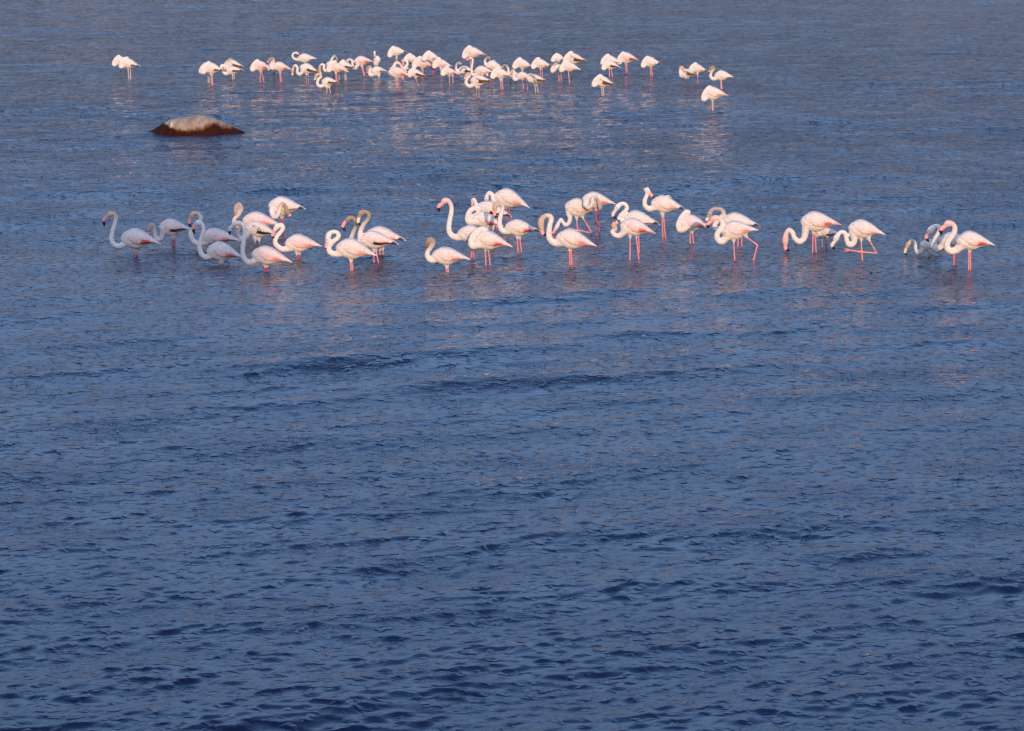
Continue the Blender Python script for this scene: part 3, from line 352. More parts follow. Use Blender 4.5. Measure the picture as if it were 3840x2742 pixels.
    {'loc': (-5.677, 74.29), 'F': (-0.22, 0.0, 0.513), 'T': (0.318, 0.0, 0.328), 'hs': (1, 1.05), 'leg': 'dull', 'pk': 0, 'red': 0, 'dark': 0.7, 'tip': 'brown', 'hc': 'tan', 'bk': 'pale', 'lab': 'flamingo with neck bent down like a question mark beneath the back-row hooked one', 'fluff': 0, 'ns': 1.0, 'far': True, 'neck': [(-0.147, 0.0, 0.365), (-0.213, 0.0, 0.298), (-0.283, 0.0, 0.342), (-0.279, 0.0, 0.468), (-0.33, 0.0, 0.554), (-0.386, 0.0, 0.505)], 'head': [(-0.415, 0.0, 0.409)], 'beak': [(-0.422, 0.0, 0.335), (-0.418, 0.0, 0.283), (-0.367, 0.0, 0.242)], 'legs': [(False, [(-0.037, 0.0, 0.32), (-0.031, 0.0, 0.006)]), (False, [(0.007, 0.022, 0.32), (0.026, 0.022, 0.009)])]},
    {'loc': (-5.119, 76.85), 'F': (-0.227, 0.0, 0.398), 'T': (0.273, 0.0, 0.284), 'hs': (1.0, 1), 'leg': 'grey', 'pk': 0, 'red': 0, 'dark': 0.0, 'tip': '', 'hc': 'brown', 'bk': 'pink', 'lab': 'flamingo whose brown neck makes a ring above its neighbours backs in the distant flock', 'fluff': 0, 'ns': 0.9, 'far': True, 'neck': [(-0.136, 0.0, 0.383), (-0.083, 0.0, 0.46), (-0.042, 0.0, 0.559), (0.027, 0.0, 0.625), (0.095, 0.0, 0.567)], 'head': [(0.079, 0.0, 0.498)], 'beak': [(0.061, 0.023, 0.467), (0.049, 0.023, 0.444), (0.038, 0.023, 0.421)], 'legs': [(False, [(0.0, 0.0, 0.23), (0.0, 0.0, 0.008)])]},
    {'loc': (-4.969, 76.175), 'F': (-0.316, 0.0, 0.311), 'T': (0.165, 0.0, 0.251), 'hs': (0.85, 0.8), 'leg': 'pale', 'pk': 0, 'red': 0, 'dark': 0.0, 'tip': '', 'hc': 'tan', 'bk': 'pale', 'lab': 'flamingo reaching its tan neck down left behind the single pink-legged one', 'fluff': 0, 'ns': 1.0, 'far': True, 'neck': [(-0.225, 0.0, 0.281), (-0.323, 0.0, 0.235), (-0.388, 0.0, 0.311), (-0.379, 0.0, 0.41), (-0.448, 0.0, 0.441), (-0.503, 0.0, 0.372)], 'head': [(-0.508, 0.0, 0.281)], 'beak': [(-0.496, 0.0, 0.22), (-0.473, 0.0, 0.175), (-0.443, 0.0, 0.152)], 'legs': [(False, [(0.045, 0.0, 0.22), (0.045, 0.0, 0.008)])]},
    {'loc': (-4.943, 75.417), 'F': (-0.216, 0.0, 0.444), 'T': (0.335, 0.0, 0.278), 'hs': (1, 1), 'leg': 'pink', 'pk': 0.4, 'red': 0.6, 'dark': 0.0, 'tip': '', 'hc': 'white', 'bk': 'pink', 'lab': 'pink flamingo on close-set pink legs just behind the small one with drooping beak', 'fluff': 0, 'ns': 1.0, 'far': True, 'legs': [(False, [(-0.034, 0.0, 0.263), (-0.015, 0.0, 0.008)]), (False, [(-0.007, 0.015, 0.263), (0.015, 0.015, 0.008)])]},
    {'loc': (-4.734, 76.079), 'F': (-0.185, 0.0, 0.432), 'T': (0.269, 0.0, 0.331), 'hs': (0.95, 1), 'leg': 'pale', 'pk': 0, 'red': 0, 'dark': 0.7, 'tip': 'brown', 'hc': 'white', 'bk': 'pink', 'lab': 'pale-legged flamingo with dark wing line next to the pink arched neck', 'fluff': 0, 'ns': 1.0, 'far': True, 'legs': [(False, [(-0.027, 0.0, 0.273), (-0.015, 0.0, 0.008)]), (False, [(0.008, 0.015, 0.273), (0.015, 0.015, 0.015)])]},
    {'loc': (-4.926, 71.757), 'F': (-0.191, 0.0, 0.308), 'T': (0.286, 0.0, 0.251), 'hs': (0.95, 1), 'leg': 'pale', 'pk': 0, 'red': 0, 'dark': 0.5, 'tip': 'brown', 'hc': 'tan', 'bk': 'pale', 'lab': 'small flamingo with drooping pale beak standing in front of the left part of distant flock', 'fluff': 0, 'ns': 1.05, 'far': True, 'neck': [(-0.113, 0.0, 0.201), (-0.227, 0.0, 0.172), (-0.3, 0.0, 0.244), (-0.269, 0.0, 0.358), (-0.198, 0.0, 0.43), (-0.227, 0.0, 0.494)], 'head': [(-0.305, 0.0, 0.48), (-0.34, 0.0, 0.43)], 'beak': [(-0.351, 0.0, 0.387), (-0.361, 0.0, 0.351), (-0.34, 0.0, 0.308)], 'legs': [(False, [(-0.05, 0.0, 0.15), (-0.04, 0.0, 0.003)]), (False, [(0.014, 0.021, 0.15), (0.05, 0.021, 0.007)])]},
    {'loc': (-4.29, 77.734), 'F': (-0.297, 0.0, 0.42), 'T': (0.262, 0.0, 0.397), 'hs': (1, 1.1), 'leg': 'pink', 'pk': 0.6, 'red': 0.8, 'dark': 0.0, 'tip': 'pink', 'hc': 'pink', 'bk': 'pink', 'lab': 'pink round-backed flamingo with rosy neck arched over its left neighbour', 'fluff': 0, 'ns': 1.05, 'far': True, 'neck': [(-0.195, 0.0, 0.303), (-0.256, 0.0, 0.214), (-0.331, 0.0, 0.248), (-0.345, 0.0, 0.358), (-0.358, 0.0, 0.441), (-0.433, 0.0, 0.466)], 'head': [(-0.501, 0.0, 0.413)], 'beak': [(-0.536, 0.0, 0.372), (-0.556, 0.0, 0.331), (-0.542, 0.0, 0.289)], 'legs': [(False, [(-0.082, 0.0, 0.276), (-0.011, 0.0, 0.007)]), (False, [(-0.059, 0.014, 0.276), (0.011, 0.014, 0.007)])]},
    {'loc': (-4.119, 80.67), 'F': (0.04, 0.0, 0.379), 'T': (0.057, 0.0, 0.05), 'hs': (1.35, 1.6), 'leg': 'pale', 'pk': 0, 'red': 0, 'dark': 0.0, 'tip': '', 'hc': 'white', 'bk': 'pink', 'lab': 'flamingo seen end-on with its thin neck straight up and beak hanging down', 'fluff': 0, 'ns': 0.9, 'far': True, 'neck': [(0.011, -0.028, 0.257), (-0.013, -0.028, 0.343), (-0.014, -0.014, 0.429)], 'head': [(-0.02, -0.021, 0.489)], 'beak': [(-0.017, -0.085, 0.4), (-0.011, -0.106, 0.357), (-0.008, -0.113, 0.307)], 'legs': [(False, [(-0.017, 0.0, 0.114), (-0.017, 0.0, 0.014)]), (False, [(0.054, 0.0, 0.114), (0.054, 0.0, 0.014)])]},
    {'loc': (-3.712, 74.87), 'F': (-0.223, 0.0, 0.376), 'T': (0.213, 0.0, 0.34), 'hs': (0.95, 1.1), 'leg': 'dull', 'pk': 0.0, 'red': 0.1, 'dark': 0.3, 'tip': '', 'hc': 'brown', 'bk': 'pink', 'lab': 'white flamingo with dark brown folded neck, left of the largest pink one in distant flock', 'fluff': 0, 'ns': 1.15, 'far': True, 'neck': [(-0.131, 0.0, 0.276), (-0.243, 0.0, 0.23), (-0.282, 0.0, 0.316), (-0.247, 0.0, 0.422), (-0.265, 0.0, 0.473)], 'head': [(-0.313, 0.0, 0.436), (-0.328, 0.0, 0.369)], 'beak': [(-0.331, 0.0, 0.329), (-0.328, 0.0, 0.303), (-0.318, 0.0, 0.274)], 'legs': [(False, [(-0.033, 0.0, 0.223), (-0.016, 0.0, 0.011)]), (False, [(-0.007, 0.02, 0.223), (0.02, 0.02, 0.011)])]},
    {'loc': (-3.596, 83.527), 'F': (-0.231, 0.0, 0.285), 'T': (0.322, 0.0, 0.25), 'hs': (1.2, 1), 'leg': 'pale', 'pk': 0, 'red': 0, 'dark': 0.0, 'tip': 'black', 'hc': 'white', 'bk': 'pink', 'lab': 'sleeping white flamingo standing alone in the back row with a pointed dark tail', 'fluff': 0, 'ns': 1.0, 'far': True, 'legs': [(False, [(-0.023, 0.0, 0.17), (-0.015, 0.0, 0.007)]), (False, [(0.009, 0.015, 0.17), (0.013, 0.015, 0.007)])]},
    {'loc': (-2.977, 80.575), 'F': (-0.22, 0.0, 0.328), 'T': (0.2, 0.0, 0.193), 'hs': (1.2, 1.1), 'leg': 'red', 'pk': 0.1, 'red': 0, 'dark': 0.0, 'tip': '', 'hc': 'white', 'bk': 'pink', 'lab': 'round sleeping flamingo behind left of the two overlapping back-row sleepers', 'fluff': 0, 'ns': 1.0, 'far': True, 'legs': [(False, [(-0.014, 0.0, 0.178), (-0.004, 0.0, 0.007)]), (False, [(0.01, 0.014, 0.178), (0.014, 0.014, 0.007)])]},
    {'loc': (-3.099, 75.466), 'F': (-0.02, 0.0, 0.344), 'T': (0.205, 0.0, 0.364), 'hs': (1.5, 1.5), 'leg': 'pink', 'pk': 0.1, 'red': 0, 'dark': 0.0, 'tip': '', 'hc': 'pink', 'bk': 'pink', 'lab': 'flamingo dropping a pink beak over its back, squeezed behind the largest pink one', 'fluff': 0, 'ns': 0.95, 'far': True, 'neck': [(0.099, 0.0, 0.404), (0.152, 0.0, 0.498), (0.126, 0.0, 0.585), (0.06, 0.0, 0.612)], 'head': [(0.02, 0.0, 0.591)], 'beak': [(0.026, 0.0, 0.545), (0.04, 0.0, 0.484), (0.069, 0.0, 0.404)], 'legs': [(False, [(-0.026, 0.0, 0.15), (-0.023, 0.0, 0.005)]), (False, [(0.02, 0.013, 0.15), (0.02, 0.013, 0.016)])]},
    {'loc': (-2.302, 78.125), 'F': (-0.26, 0.0, 0.544), 'T': (0.226, 0.0, 0.42), 'hs': (1.15, 1.1), 'leg': 'red', 'pk': 0.15, 'red': 0.2, 'dark': 0.2, 'tip': '', 'hc': 'white', 'bk': 'pink', 'lab': 'sleeping flamingo on dark red legs, rightmost large one of the central back row', 'fluff': 0, 'ns': 1.0, 'far': True, 'legs': [(False, [(-0.041, 0.0, 0.399), (-0.01, 0.0, 0.004)]), (False, [(-0.007, 0.014, 0.399), (0.021, 0.014, 0.011)])]},
    {'loc': (-2.616, 78.358), 'F': (-0.243, 0.0, 0.347), 'T': (0.343, 0.0, 0.199), 'hs': (1.0, 1), 'leg': 'pink', 'pk': 0.25, 'red': 0.5, 'dark': 0.0, 'tip': '', 'hc': 'white', 'bk': 'pink', 'lab': 'sleeping flamingo in the centre of the distant flock, faint pink wing and broad white rump', 'fluff': 0, 'ns': 1.0, 'far': True, 'legs': [(False, [(-0.023, 0.0, 0.174), (-0.01, 0.0, 0.007)]), (False, [(0.0, 0.014, 0.174), (0.011, 0.014, 0.007)])]},
    {'loc': (-2.058, 77.823), 'F': (-0.202, 0.0, 0.359), 'T': (0.303, 0.0, 0.266), 'hs': (1, 1), 'leg': 'palepink', 'pk': 0.5, 'red': 0.1, 'dark': 0.0, 'tip': '', 'hc': 'white', 'bk': 'pink', 'lab': 'pale pink sleeping flamingo between the red-legged one and the coral-winged one', 'fluff': 0, 'ns': 1.0, 'far': True, 'legs': [(False, [(-0.018, 0.0, 0.2), (-0.008, 0.0, 0.007)]), (False, [(0.01, 0.014, 0.2), (0.016, 0.014, 0.007)])]},
    {'loc': (-3.143, 73.388), 'F': (-0.264, 0.0, 0.436), 'T': (0.361, 0.0, 0.319), 'hs': (1, 1), 'leg': 'pink', 'pk': 0.6, 'red': 0.85, 'dark': 0.0, 'tip': '', 'hc': 'pink', 'bk': 'pink', 'lab': 'largest pink flamingo at front of the distant flock, neck arched over its back', 'fluff': 0, 'ns': 1.05, 'far': True, 'neck': [(-0.161, 0.026, 0.495), (-0.097, 0.039, 0.579), (-0.071, 0.039, 0.657), (0.013, 0.039, 0.683), (0.09, 0.026, 0.625)], 'head': [(0.135, 0.0, 0.547), (0.187, -0.026, 0.488)], 'beak': [(0.219, -0.026, 0.462), (0.258, -0.026, 0.436), (0.286, -0.026, 0.417)], 'legs': [(False, [(-0.045, 0.0, 0.273), (-0.022, 0.0, 0.01)]), (False, [(-0.006, 0.013, 0.273), (0.019, 0.013, 0.01)])]},
    {'loc': (-2.596, 73.945), 'F': (-0.246, 0.0, 0.387), 'T': (0.214, 0.0, 0.256), 'hs': (0.95, 1), 'leg': 'dull', 'pk': 0, 'red': 0, 'dark': 0.8, 'tip': 'brown', 'hc': 'white', 'bk': 'pink', 'lab': 'brown-tipped young sleeper on one leg, right of the largest pink flamingo', 'fluff': 0, 'ns': 1.0, 'far': True, 'legs': [(False, [(-0.071, 0.0, 0.23), (-0.032, 0.0, 0.138), (0.004, 0.0, 0.007)])]},
    {'loc': (-1.704, 75.002), 'F': (-0.233, 0.0, 0.352), 'T': (0.243, 0.0, 0.237), 'hs': (0.8, 0.95), 'leg': 'palepink', 'pk': 0.4, 'red': 0.95, 'dark': 0.0, 'tip': '', 'hc': 'white', 'bk': 'pink', 'lab': 'small sleeping flamingo with coral wing patch and widely set pale pink legs', 'fluff': 0, 'ns': 1.0, 'far': True, 'legs': [(False, [(-0.055, 0.0, 0.206), (-0.046, 0.0, 0.007)]), (False, [(0.041, 0.02, 0.206), (0.046, 0.02, 0.007)])]},
    {'loc': (-1.223, 81.439), 'F': (-0.235, 0.0, 0.418), 'T': (0.431, 0.0, 0.338), 'hs': (1.05, 1), 'leg': 'pink', 'pk': 0.2, 'red': 0.3, 'dark': 0.0, 'tip': 'pink', 'hc': 'white', 'bk': 'pink', 'lab': 'highest sleeping flamingo of the distant flock, above a raised pink beak', 'fluff': 0, 'ns': 1.0, 'far': True, 'legs': [(False, [(-0.05, 0.0, 0.303), (-0.043, 0.0, 0.014)]), (False, [(0.0, 0.021, 0.303), (0.014, 0.021, 0.014)])]},
    {'loc': (-1.305, 76.515), 'F': (-0.228, 0.0, 0.278), 'T': (0.242, 0.0, 0.19), 'hs': (0.95, 1.1), 'leg': 'grey', 'pk': 0, 'red': 0, 'dark': 0.5, 'tip': '', 'hc': 'grey', 'bk': 'pink', 'lab': 'greyish young flamingo with short curled neck left of the tall raised neck', 'fluff': 0, 'ns': 1, 'far': True, 'neck': [(-0.148, 0.0, 0.19), (-0.255, 0.0, 0.203), (-0.292, 0.0, 0.298), (-0.288, 0.0, 0.393), (-0.255, 0.0, 0.445)], 'head': [(-0.215, 0.0, 0.448)], 'beak': [(-0.181, 0.0, 0.437), (-0.148, 0.0, 0.423), (-0.121, 0.0, 0.407)], 'legs': [(False, [(0.0, 0.0, 0.149), (0.0, 0.0, 0.014)])]},
    {'loc': (-0.759, 74.267), 'F': (-0.287, 0.0, 0.408), 'T': (0.237, 0.0, 0.36), 'hs': (1, 1.15), 'leg': 'red', 'pk': 0.3, 'red': 0.2, 'dark': 0.0, 'tip': '', 'hc': 'pink', 'bk': 'pink', 'lab': 'only flamingo of the distant flock with its neck stretched straight up, one leg bent back', 'fluff': 0, 'ns': 0.9, 'far': True, 'neck': [(-0.208, 0.0, 0.323), (-0.319, 0.0, 0.283), (-0.367, 0.0, 0.389), (-0.349, 0.0, 0.56), (-0.332, 0.0, 0.705), (-0.384, 0.0, 0.76)], 'head': [(-0.427, 0.0, 0.747)], 'beak': [(-0.463, 0.0, 0.724), (-0.495, 0.0, 0.685), (-0.505, 0.0, 0.628)], 'legs': [(False, [(-0.065, 0.0, 0.27), (-0.065, 0.0, 0.007)]), (False, [(0.065, 0.026, 0.27), (0.241, 0.026, 0.132), (0.15, 0.026, -0.013)])]},
    {'loc': (-0.516, 78.0), 'F': (-0.246, 0.0, 0.297), 'T': (0.253, 0.0, 0.194), 'hs': (1.1, 1.1), 'leg': 'pale', 'pk': 0.05, 'red': 0.1, 'dark': 0.0, 'tip': '', 'hc': 'brown', 'bk': 'pink', 'lab': 'flamingo with ruffled shaggy white back preening itself in the distant flock', 'fluff': 1, 'ns': 1.1, 'far': True, 'neck': [(-0.185, 0.0, 0.256), (-0.26, 0.0, 0.311), (-0.273, 0.0, 0.415), (-0.228, 0.0, 0.491)], 'head': [(-0.178, 0.0, 0.505)], 'beak': [(-0.15, 0.0, 0.494), (-0.13, 0.0, 0.482), (-0.109, 0.0, 0.474)], 'legs': [(False, [(-0.021, 0.0, 0.131), (-0.021, 0.0, 0.007)])]},
    {'loc': (-0.896, 70.111), 'F': (-0.203, 0.0, 0.469), 'T': (0.375, 0.0, 0.423), 'hs': (0.95, 1.2), 'leg': 'dull', 'pk': 0, 'red': 0, 'dark': 1, 'tip': 'brown', 'hc': 'tan', 'bk': 'pale', 'lab': 'frontmost flamingo at the centre of the distant flock with black-brown wing stripe', 'fluff': 0, 'ns': 1.15, 'far': True, 'neck': [(-0.092, 0.0, 0.357), (-0.222, 0.0, 0.307), (-0.308, 0.0, 0.388), (-0.289, 0.0, 0.494), (-0.218, 0.0, 0.575), (-0.203, 0.0, 0.621)], 'head': [(-0.265, 0.0, 0.625), (-0.308, 0.0, 0.575)], 'beak': [(-0.324, 0.0, 0.538), (-0.336, 0.0, 0.507), (-0.339, 0.0, 0.472)], 'legs': [(False, [(-0.037, 0.0, 0.283), (-0.036, 0.0, 0.006)]), (False, [(0.021, 0.025, 0.283), (0.037, 0.025, 0.009)])]},
    {'loc': (-0.271, 72.808), 'F': (-0.256, 0.0, 0.455), 'T': (0.281, 0.0, 0.342), 'hs': (1.05, 1.05), 'leg': 'palepink', 'pk': 0.1, 'red': 0.1, 'dark': 0.25, 'tip': '', 'hc': 'white', 'bk': 'pink', 'lab': 'white sleeping flamingo on parallel pink legs just right of the frontmost young one', 'fluff': 0, 'ns': 1.0, 'far': True, 'legs': [(False, [(-0.045, 0.0, 0.28), (-0.023, 0.0, 0.006)]), (False, [(-0.003, 0.019, 0.28), (0.026, 0.019, 0.006)])]},
    {'loc': (0.036, 73.945), 'F': (-0.13, 0.0, 0.348), 'T': (0.182, 0.0, 0.315), 'hs': (0.9, 1), 'leg': 'grey', 'pk': 0.1, 'red': 0, 'dark': 0.0, 'tip': '', 'hc': 'brown', 'bk': 'pink', 'lab': 'flamingo with a brown arched neck poking up behind the parallel-legged sleeper', 'fluff': 0, 'ns': 0.9, 'far': True, 'neck': [(-0.078, 0.0, 0.321), (-0.132, 0.0, 0.374), (-0.143, 0.0, 0.479), (-0.182, 0.0, 0.557), (-0.24, 0.0, 0.584)], 'head': [(-0.285, 0.0, 0.547)], 'beak': [(-0.296, 0.0, 0.518), (-0.296, 0.0, 0.498), (-0.289, 0.0, 0.479)], 'legs': [(False, [(-0.071, 0.0, 0.243), (-0.071, 0.0, -0.0)]), (False, [(0.065, 0.019, 0.243), (0.08, 0.019, 0.007)])]},
    {'loc': (0.296, 77.646), 'F': (-0.221, 0.0, 0.365), 'T': (0.32, 0.0, 0.238), 'hs': (1.1, 1), 'leg': 'palepink', 'pk': 0.05, 'red': 0.05, 'dark': 0.0, 'tip': '', 'hc': 'white', 'bk': 'pink', 'lab': 'plain cream sleeping flamingo in the back row, left of one with dark tail spot', 'fluff': 0, 'ns': 1.0, 'far': True, 'legs': [(False, [(-0.014, 0.0, 0.2), (-0.01, 0.0, 0.007)]), (False, [(0.014, 0.014, 0.2), (0.016, 0.014, 0.007)])]},
    {'loc': (0.368, 72.886), 'F': (-0.243, 0.0, 0.371), 'T': (0.166, 0.0, 0.313), 'hs': (1.1, 1.2), 'leg': 'palepink', 'pk': 0.45, 'red': 0, 'dark': 0.0, 'tip': '', 'hc': 'tan', 'bk': 'pink', 'lab': 'rosy flamingo with a knot of neck at its breast, beside the grey preening one', 'fluff': 0, 'ns': 1.1, 'far': True, 'neck': [(-0.179, 0.0, 0.326), (-0.275, 0.0, 0.261), (-0.333, 0.0, 0.326), (-0.301, 0.0, 0.442), (-0.33, 0.0, 0.513)], 'head': [(-0.371, 0.0, 0.487)], 'beak': [(-0.386, 0.0, 0.455), (-0.396, 0.0, 0.423), (-0.39, 0.0, 0.391)], 'legs': [(False, [(-0.064, 0.0, 0.248), (-0.054, 0.0, 0.003)]), (False, [(0.019, 0.019, 0.248), (0.058, 0.019, 0.009)])]},
    {'loc': (0.853, 77.052), 'F': (-0.243, 0.0, 0.406), 'T': (0.3, 0.0, 0.298), 'hs': (1.05, 1), 'leg': 'pink', 'pk': 0.2, 'red': 0.4, 'dark': 0.0, 'tip': 'black', 'hc': 'white', 'bk': 'pink', 'lab': 'cream sleeping flamingo with dark tail spot on pink legs, right of the plain cream one', 'fluff': 0, 'ns': 1.0, 'far': True, 'legs': [(False, [(-0.041, 0.0, 0.262), (-0.031, 0.0, 0.016)]), (False, [(0.009, 0.02, 0.262), (0.028, 0.02, -0.0)])]},
    {'loc': (0.67, 71.888), 'F': (-0.271, 0.0, 0.376), 'T': (0.265, 0.0, 0.291), 'hs': (0.9, 1.05), 'leg': 'pale', 'pk': 0, 'red': 0, 'dark': 0.9, 'tip': 'brown', 'hc': 'grey', 'bk': 'pink', 'lab': 'young grey-necked flamingo preening its flank, front right of the dense distant flock', 'fluff': 0, 'ns': 0.95, 'far': True, 'neck': [(-0.196, 0.0, 0.319), (-0.252, -0.013, 0.408), (-0.196, -0.05, 0.478), (-0.107, -0.139, 0.472), (-0.057, -0.151, 0.395)], 'head': [(-0.038, -0.151, 0.332), (-0.032, -0.139, 0.281)], 'legs': [(False, [(-0.057, 0.0, 0.255), (-0.038, 0.0, 0.013)]), (False, [(-0.016, 0.019, 0.255), (0.034, 0.019, 0.006)])]},
    {'loc': (1.414, 79.417), 'F': (-0.202, 0.0, 0.401), 'T': (0.188, 0.0, 0.317), 'hs': (1.35, 1.2), 'leg': 'pale', 'pk': 0, 'red': 0, 'dark': 0.0, 'tip': 'black', 'hc': 'white', 'bk': 'pink', 'lab': 'round sleeping flamingo with a black spot, top left of the four stacked together', 'fluff': 0, 'ns': 1.0, 'far': True, 'legs': [(False, [(-0.014, 0.0, 0.267), (-0.014, 0.0, 0.014)])]},
    {'loc': (1.748, 77.843), 'F': (-0.205, 0.0, 0.506), 'T': (0.433, 0.0, 0.385), 'hs': (1, 1), 'leg': 'grey', 'pk': 0.05, 'red': 0, 'dark': 0.85, 'tip': 'brown', 'hc': 'white', 'bk': 'pink', 'lab': 'flamingo with long brown wing stripe, top right of the four stacked together', 'fluff': 0, 'ns': 1.0, 'far': True, 'legs': [(False, [(-0.02, 0.0, 0.341), (-0.016, 0.0, 0.007)]), (False, [(0.018, 0.014, 0.341), (0.02, 0.014, 0.01)])]},
    {'loc': (1.361, 75.619), 'F': (-0.225, 0.0, 0.383), 'T': (0.212, 0.0, 0.33), 'hs': (1, 1), 'leg': 'palepink', 'pk': 0.05, 'red': 0, 'dark': 0.0, 'tip': '', 'hc': 'grey', 'bk': 'pink', 'lab': 'greyish sleeper on two pink legs, lower left of the four stacked together', 'fluff': 0, 'ns': 1.0, 'far': True, 'legs': [(False, [(-0.042, 0.0, 0.303), (-0.029, 0.0, 0.008)]), (False, [(0.016, 0.02, 0.303), (0.034, 0.02, 0.008)])]},
    {'loc': (1.606, 74.954), 'F': (-0.223, 0.0, 0.48), 'T': (0.325, 0.0, 0.364), 'hs': (1.05, 1), 'leg': 'palepink', 'pk': 0.2, 'red': 0.3, 'dark': 0.0, 'tip': '', 'hc': 'white', 'bk': 'pink', 'lab': 'sleeper balanced on one pink leg, frontmost of the four stacked together', 'fluff': 0, 'ns': 1.0, 'far': True, 'legs': [(False, [(-0.026, 0.0, 0.354), (0.004, 0.0, 0.008)])]},
    {'loc': (2.855, 78.292), 'F': (-0.206, 0.0, 0.416), 'T': (0.35, 0.0, 0.308), 'hs': (1.1, 1), 'leg': 'pale', 'pk': 0, 'red': 0, 'dark': 0.2, 'tip': '', 'hc': 'white', 'bk': 'pink', 'lab': 'white sleeping flamingo directly behind another, left of the rosy curled one', 'fluff': 0, 'ns': 1.0, 'far': True, 'legs': [(False, [(-0.01, 0.0, 0.229), (-0.01, 0.0, 0.021)])]},
    {'loc': (2.857, 77.23), 'F': (-0.217, 0.0, 0.345), 'T': (0.268, 0.0, 0.263), 'hs': (1.2, 1), 'leg': 'palepink', 'pk': 0, 'red': 0, 'dark': 0.6, 'tip': '', 'hc': 'white', 'bk': 'pink', 'lab': 'white sleeper with small dark wing mark, front of the pair left of the rosy one', 'fluff': 0, 'ns': 1.0, 'far': True, 'legs': [(False, [(-0.051, 0.0, 0.236), (-0.041, 0.0, 0.021)]), (False, [(0.006, 0.03, 0.236), (0.045, 0.03, -0.0)])]},
    {'loc': (3.379, 78.916), 'F': (-0.243, 0.0, 0.413), 'T': (0.355, 0.0, 0.359), 'hs': (1.2, 1), 'leg': 'pink', 'pk': 0.7, 'red': 1, 'dark': 0.3, 'tip': 'pink', 'hc': 'white', 'bk': 'pink', 'lab': 'rosiest flamingo of the distant flock, curled asleep behind and right of a white pair', 'fluff': 0, 'ns': 1.0, 'far': True, 'legs': [(False, [(-0.035, 0.0, 0.287), (-0.015, 0.0, 0.01)]), (False, [(0.002, 0.021, 0.287), (0.019, 0.021, 0.019)])]},
    {'loc': (4.042, 77.651), 'F': (-0.247, 0.0, 0.396), 'T': (0.294, 0.0, 0.334), 'hs': (1.15, 1.1), 'leg': 'pink', 'pk': 0.05, 'red': 0.2, 'dark': 0.0, 'tip': 'black', 'hc': 'white', 'bk': 'pink', 'lab': 'lone upright sleeping flamingo in the gap, ruffled back and black tail spot', 'fluff': 1, 'ns': 1.0, 'far': True, 'legs': [(False, [(-0.031, 0.0, 0.277), (-0.016, 0.0, 0.008)]), (False, [(0.008, 0.02, 0.277), (0.027, 0.02, 0.012)])]},
    {'loc': (2.415, 70.897), 'F': (-0.233, 0.0, 0.393), 'T': (0.317, 0.0, 0.257), 'hs': (1.1, 1.05), 'leg': 'pale', 'pk': 0, 'red': 0, 'dark': 1, 'tip': 'brown', 'hc': 'white', 'bk': 'pink', 'lab': 'young sleeper standing apart in front, dark brown stripe and pale straight legs', 'fluff': 0, 'ns': 1.0, 'far': True, 'legs': [(False, [(-0.035, 0.0, 0.232), (-0.022, 0.0, 0.015)]), (False, [(0.006, 0.028, 0.232), (0.021, 0.028, 0.006)])]},
    {'loc': (4.853, 74.014), 'F': (-0.185, 0.0, 0.36), 'T': (0.257, 0.0, 0.287), 'hs': (1.1, 1.1), 'leg': 'grey', 'pk': 0, 'red': 0, 'dark': 1.6, 'tip': 'brown', 'hc': 'tan', 'bk': 'pink', 'lab': 'dark brown mottled young flamingo on grey legs, left of the right-hand trio', 'fluff': 0, 'ns': 1.1, 'far': True, 'neck': [(-0.078, 0.0, 0.291), (-0.166, 0.0, 0.272), (-0.204, 0.0, 0.38), (-0.195, 0.0, 0.498)], 'head': [(-0.166, 0.0, 0.512), (-0.117, 0.0, 0.469)], 'beak': [(-0.088, 0.0, 0.449), (-0.058, 0.0, 0.429), (-0.035, 0.0, 0.41)], 'legs': [(False, [(-0.049, 0.0, 0.232), (-0.035, 0.0, 0.006)]), (False, [(0.016, 0.029, 0.232), (0.037, 0.029, 0.016)])]},
    {'loc': (5.197, 74.719), 'F': (-0.216, 0.0, 0.445), 'T': (0.265, 0.0, 0.332), 'hs': (1.1, 1), 'leg': 'pink', 'pk': 0.25, 'red': 0.2, 'dark': 0.15, 'tip': 'black', 'hc': 'white', 'bk': 'pink', 'lab': 'cream flamingo on one pink leg behind the dark brown mottled young one', 'fluff': 0, 'ns': 1.0, 'far': True, 'legs': [(False, [(-0.024, 0.0, 0.296), (-0.004, 0.0, 0.008)]), (False, [(-0.004, 0.02, 0.296), (0.012, 0.02, 0.008)])]},
    {'loc': (5.715, 72.875), 'F': (-0.207, 0.0, 0.38), 'T': (0.324, 0.0, 0.326), 'hs': (1.05, 1.15), 'leg': 'palepink', 'pk': 0, 'red': 0.05, 'dark': 0.0, 'tip': '', 'hc': 'brown', 'bk': 'pink', 'lab': 'awake flamingo with S neck and brown face at the right end of the distant flock', 'fluff': 0, 'ns': 1.1, 'far': True, 'neck': [(-0.121, 0.0, 0.312), (-0.236, 0.0, 0.279), (-0.309, 0.0, 0.37), (-0.265, 0.0, 0.487), (-0.207, 0.0, 0.551)], 'head': [(-0.255, 0.0, 0.597), (-0.307, 0.0, 0.545)], 'beak': [(-0.322, 0.0, 0.512), (-0.338, 0.0, 0.481), (-0.345, 0.0, 0.454)], 'legs': [(False, [(-0.035, 0.0, 0.264), (-0.01, 0.0, 0.012)]), (False, [(-0.012, 0.019, 0.264), (0.012, 0.019, 0.012)])]},
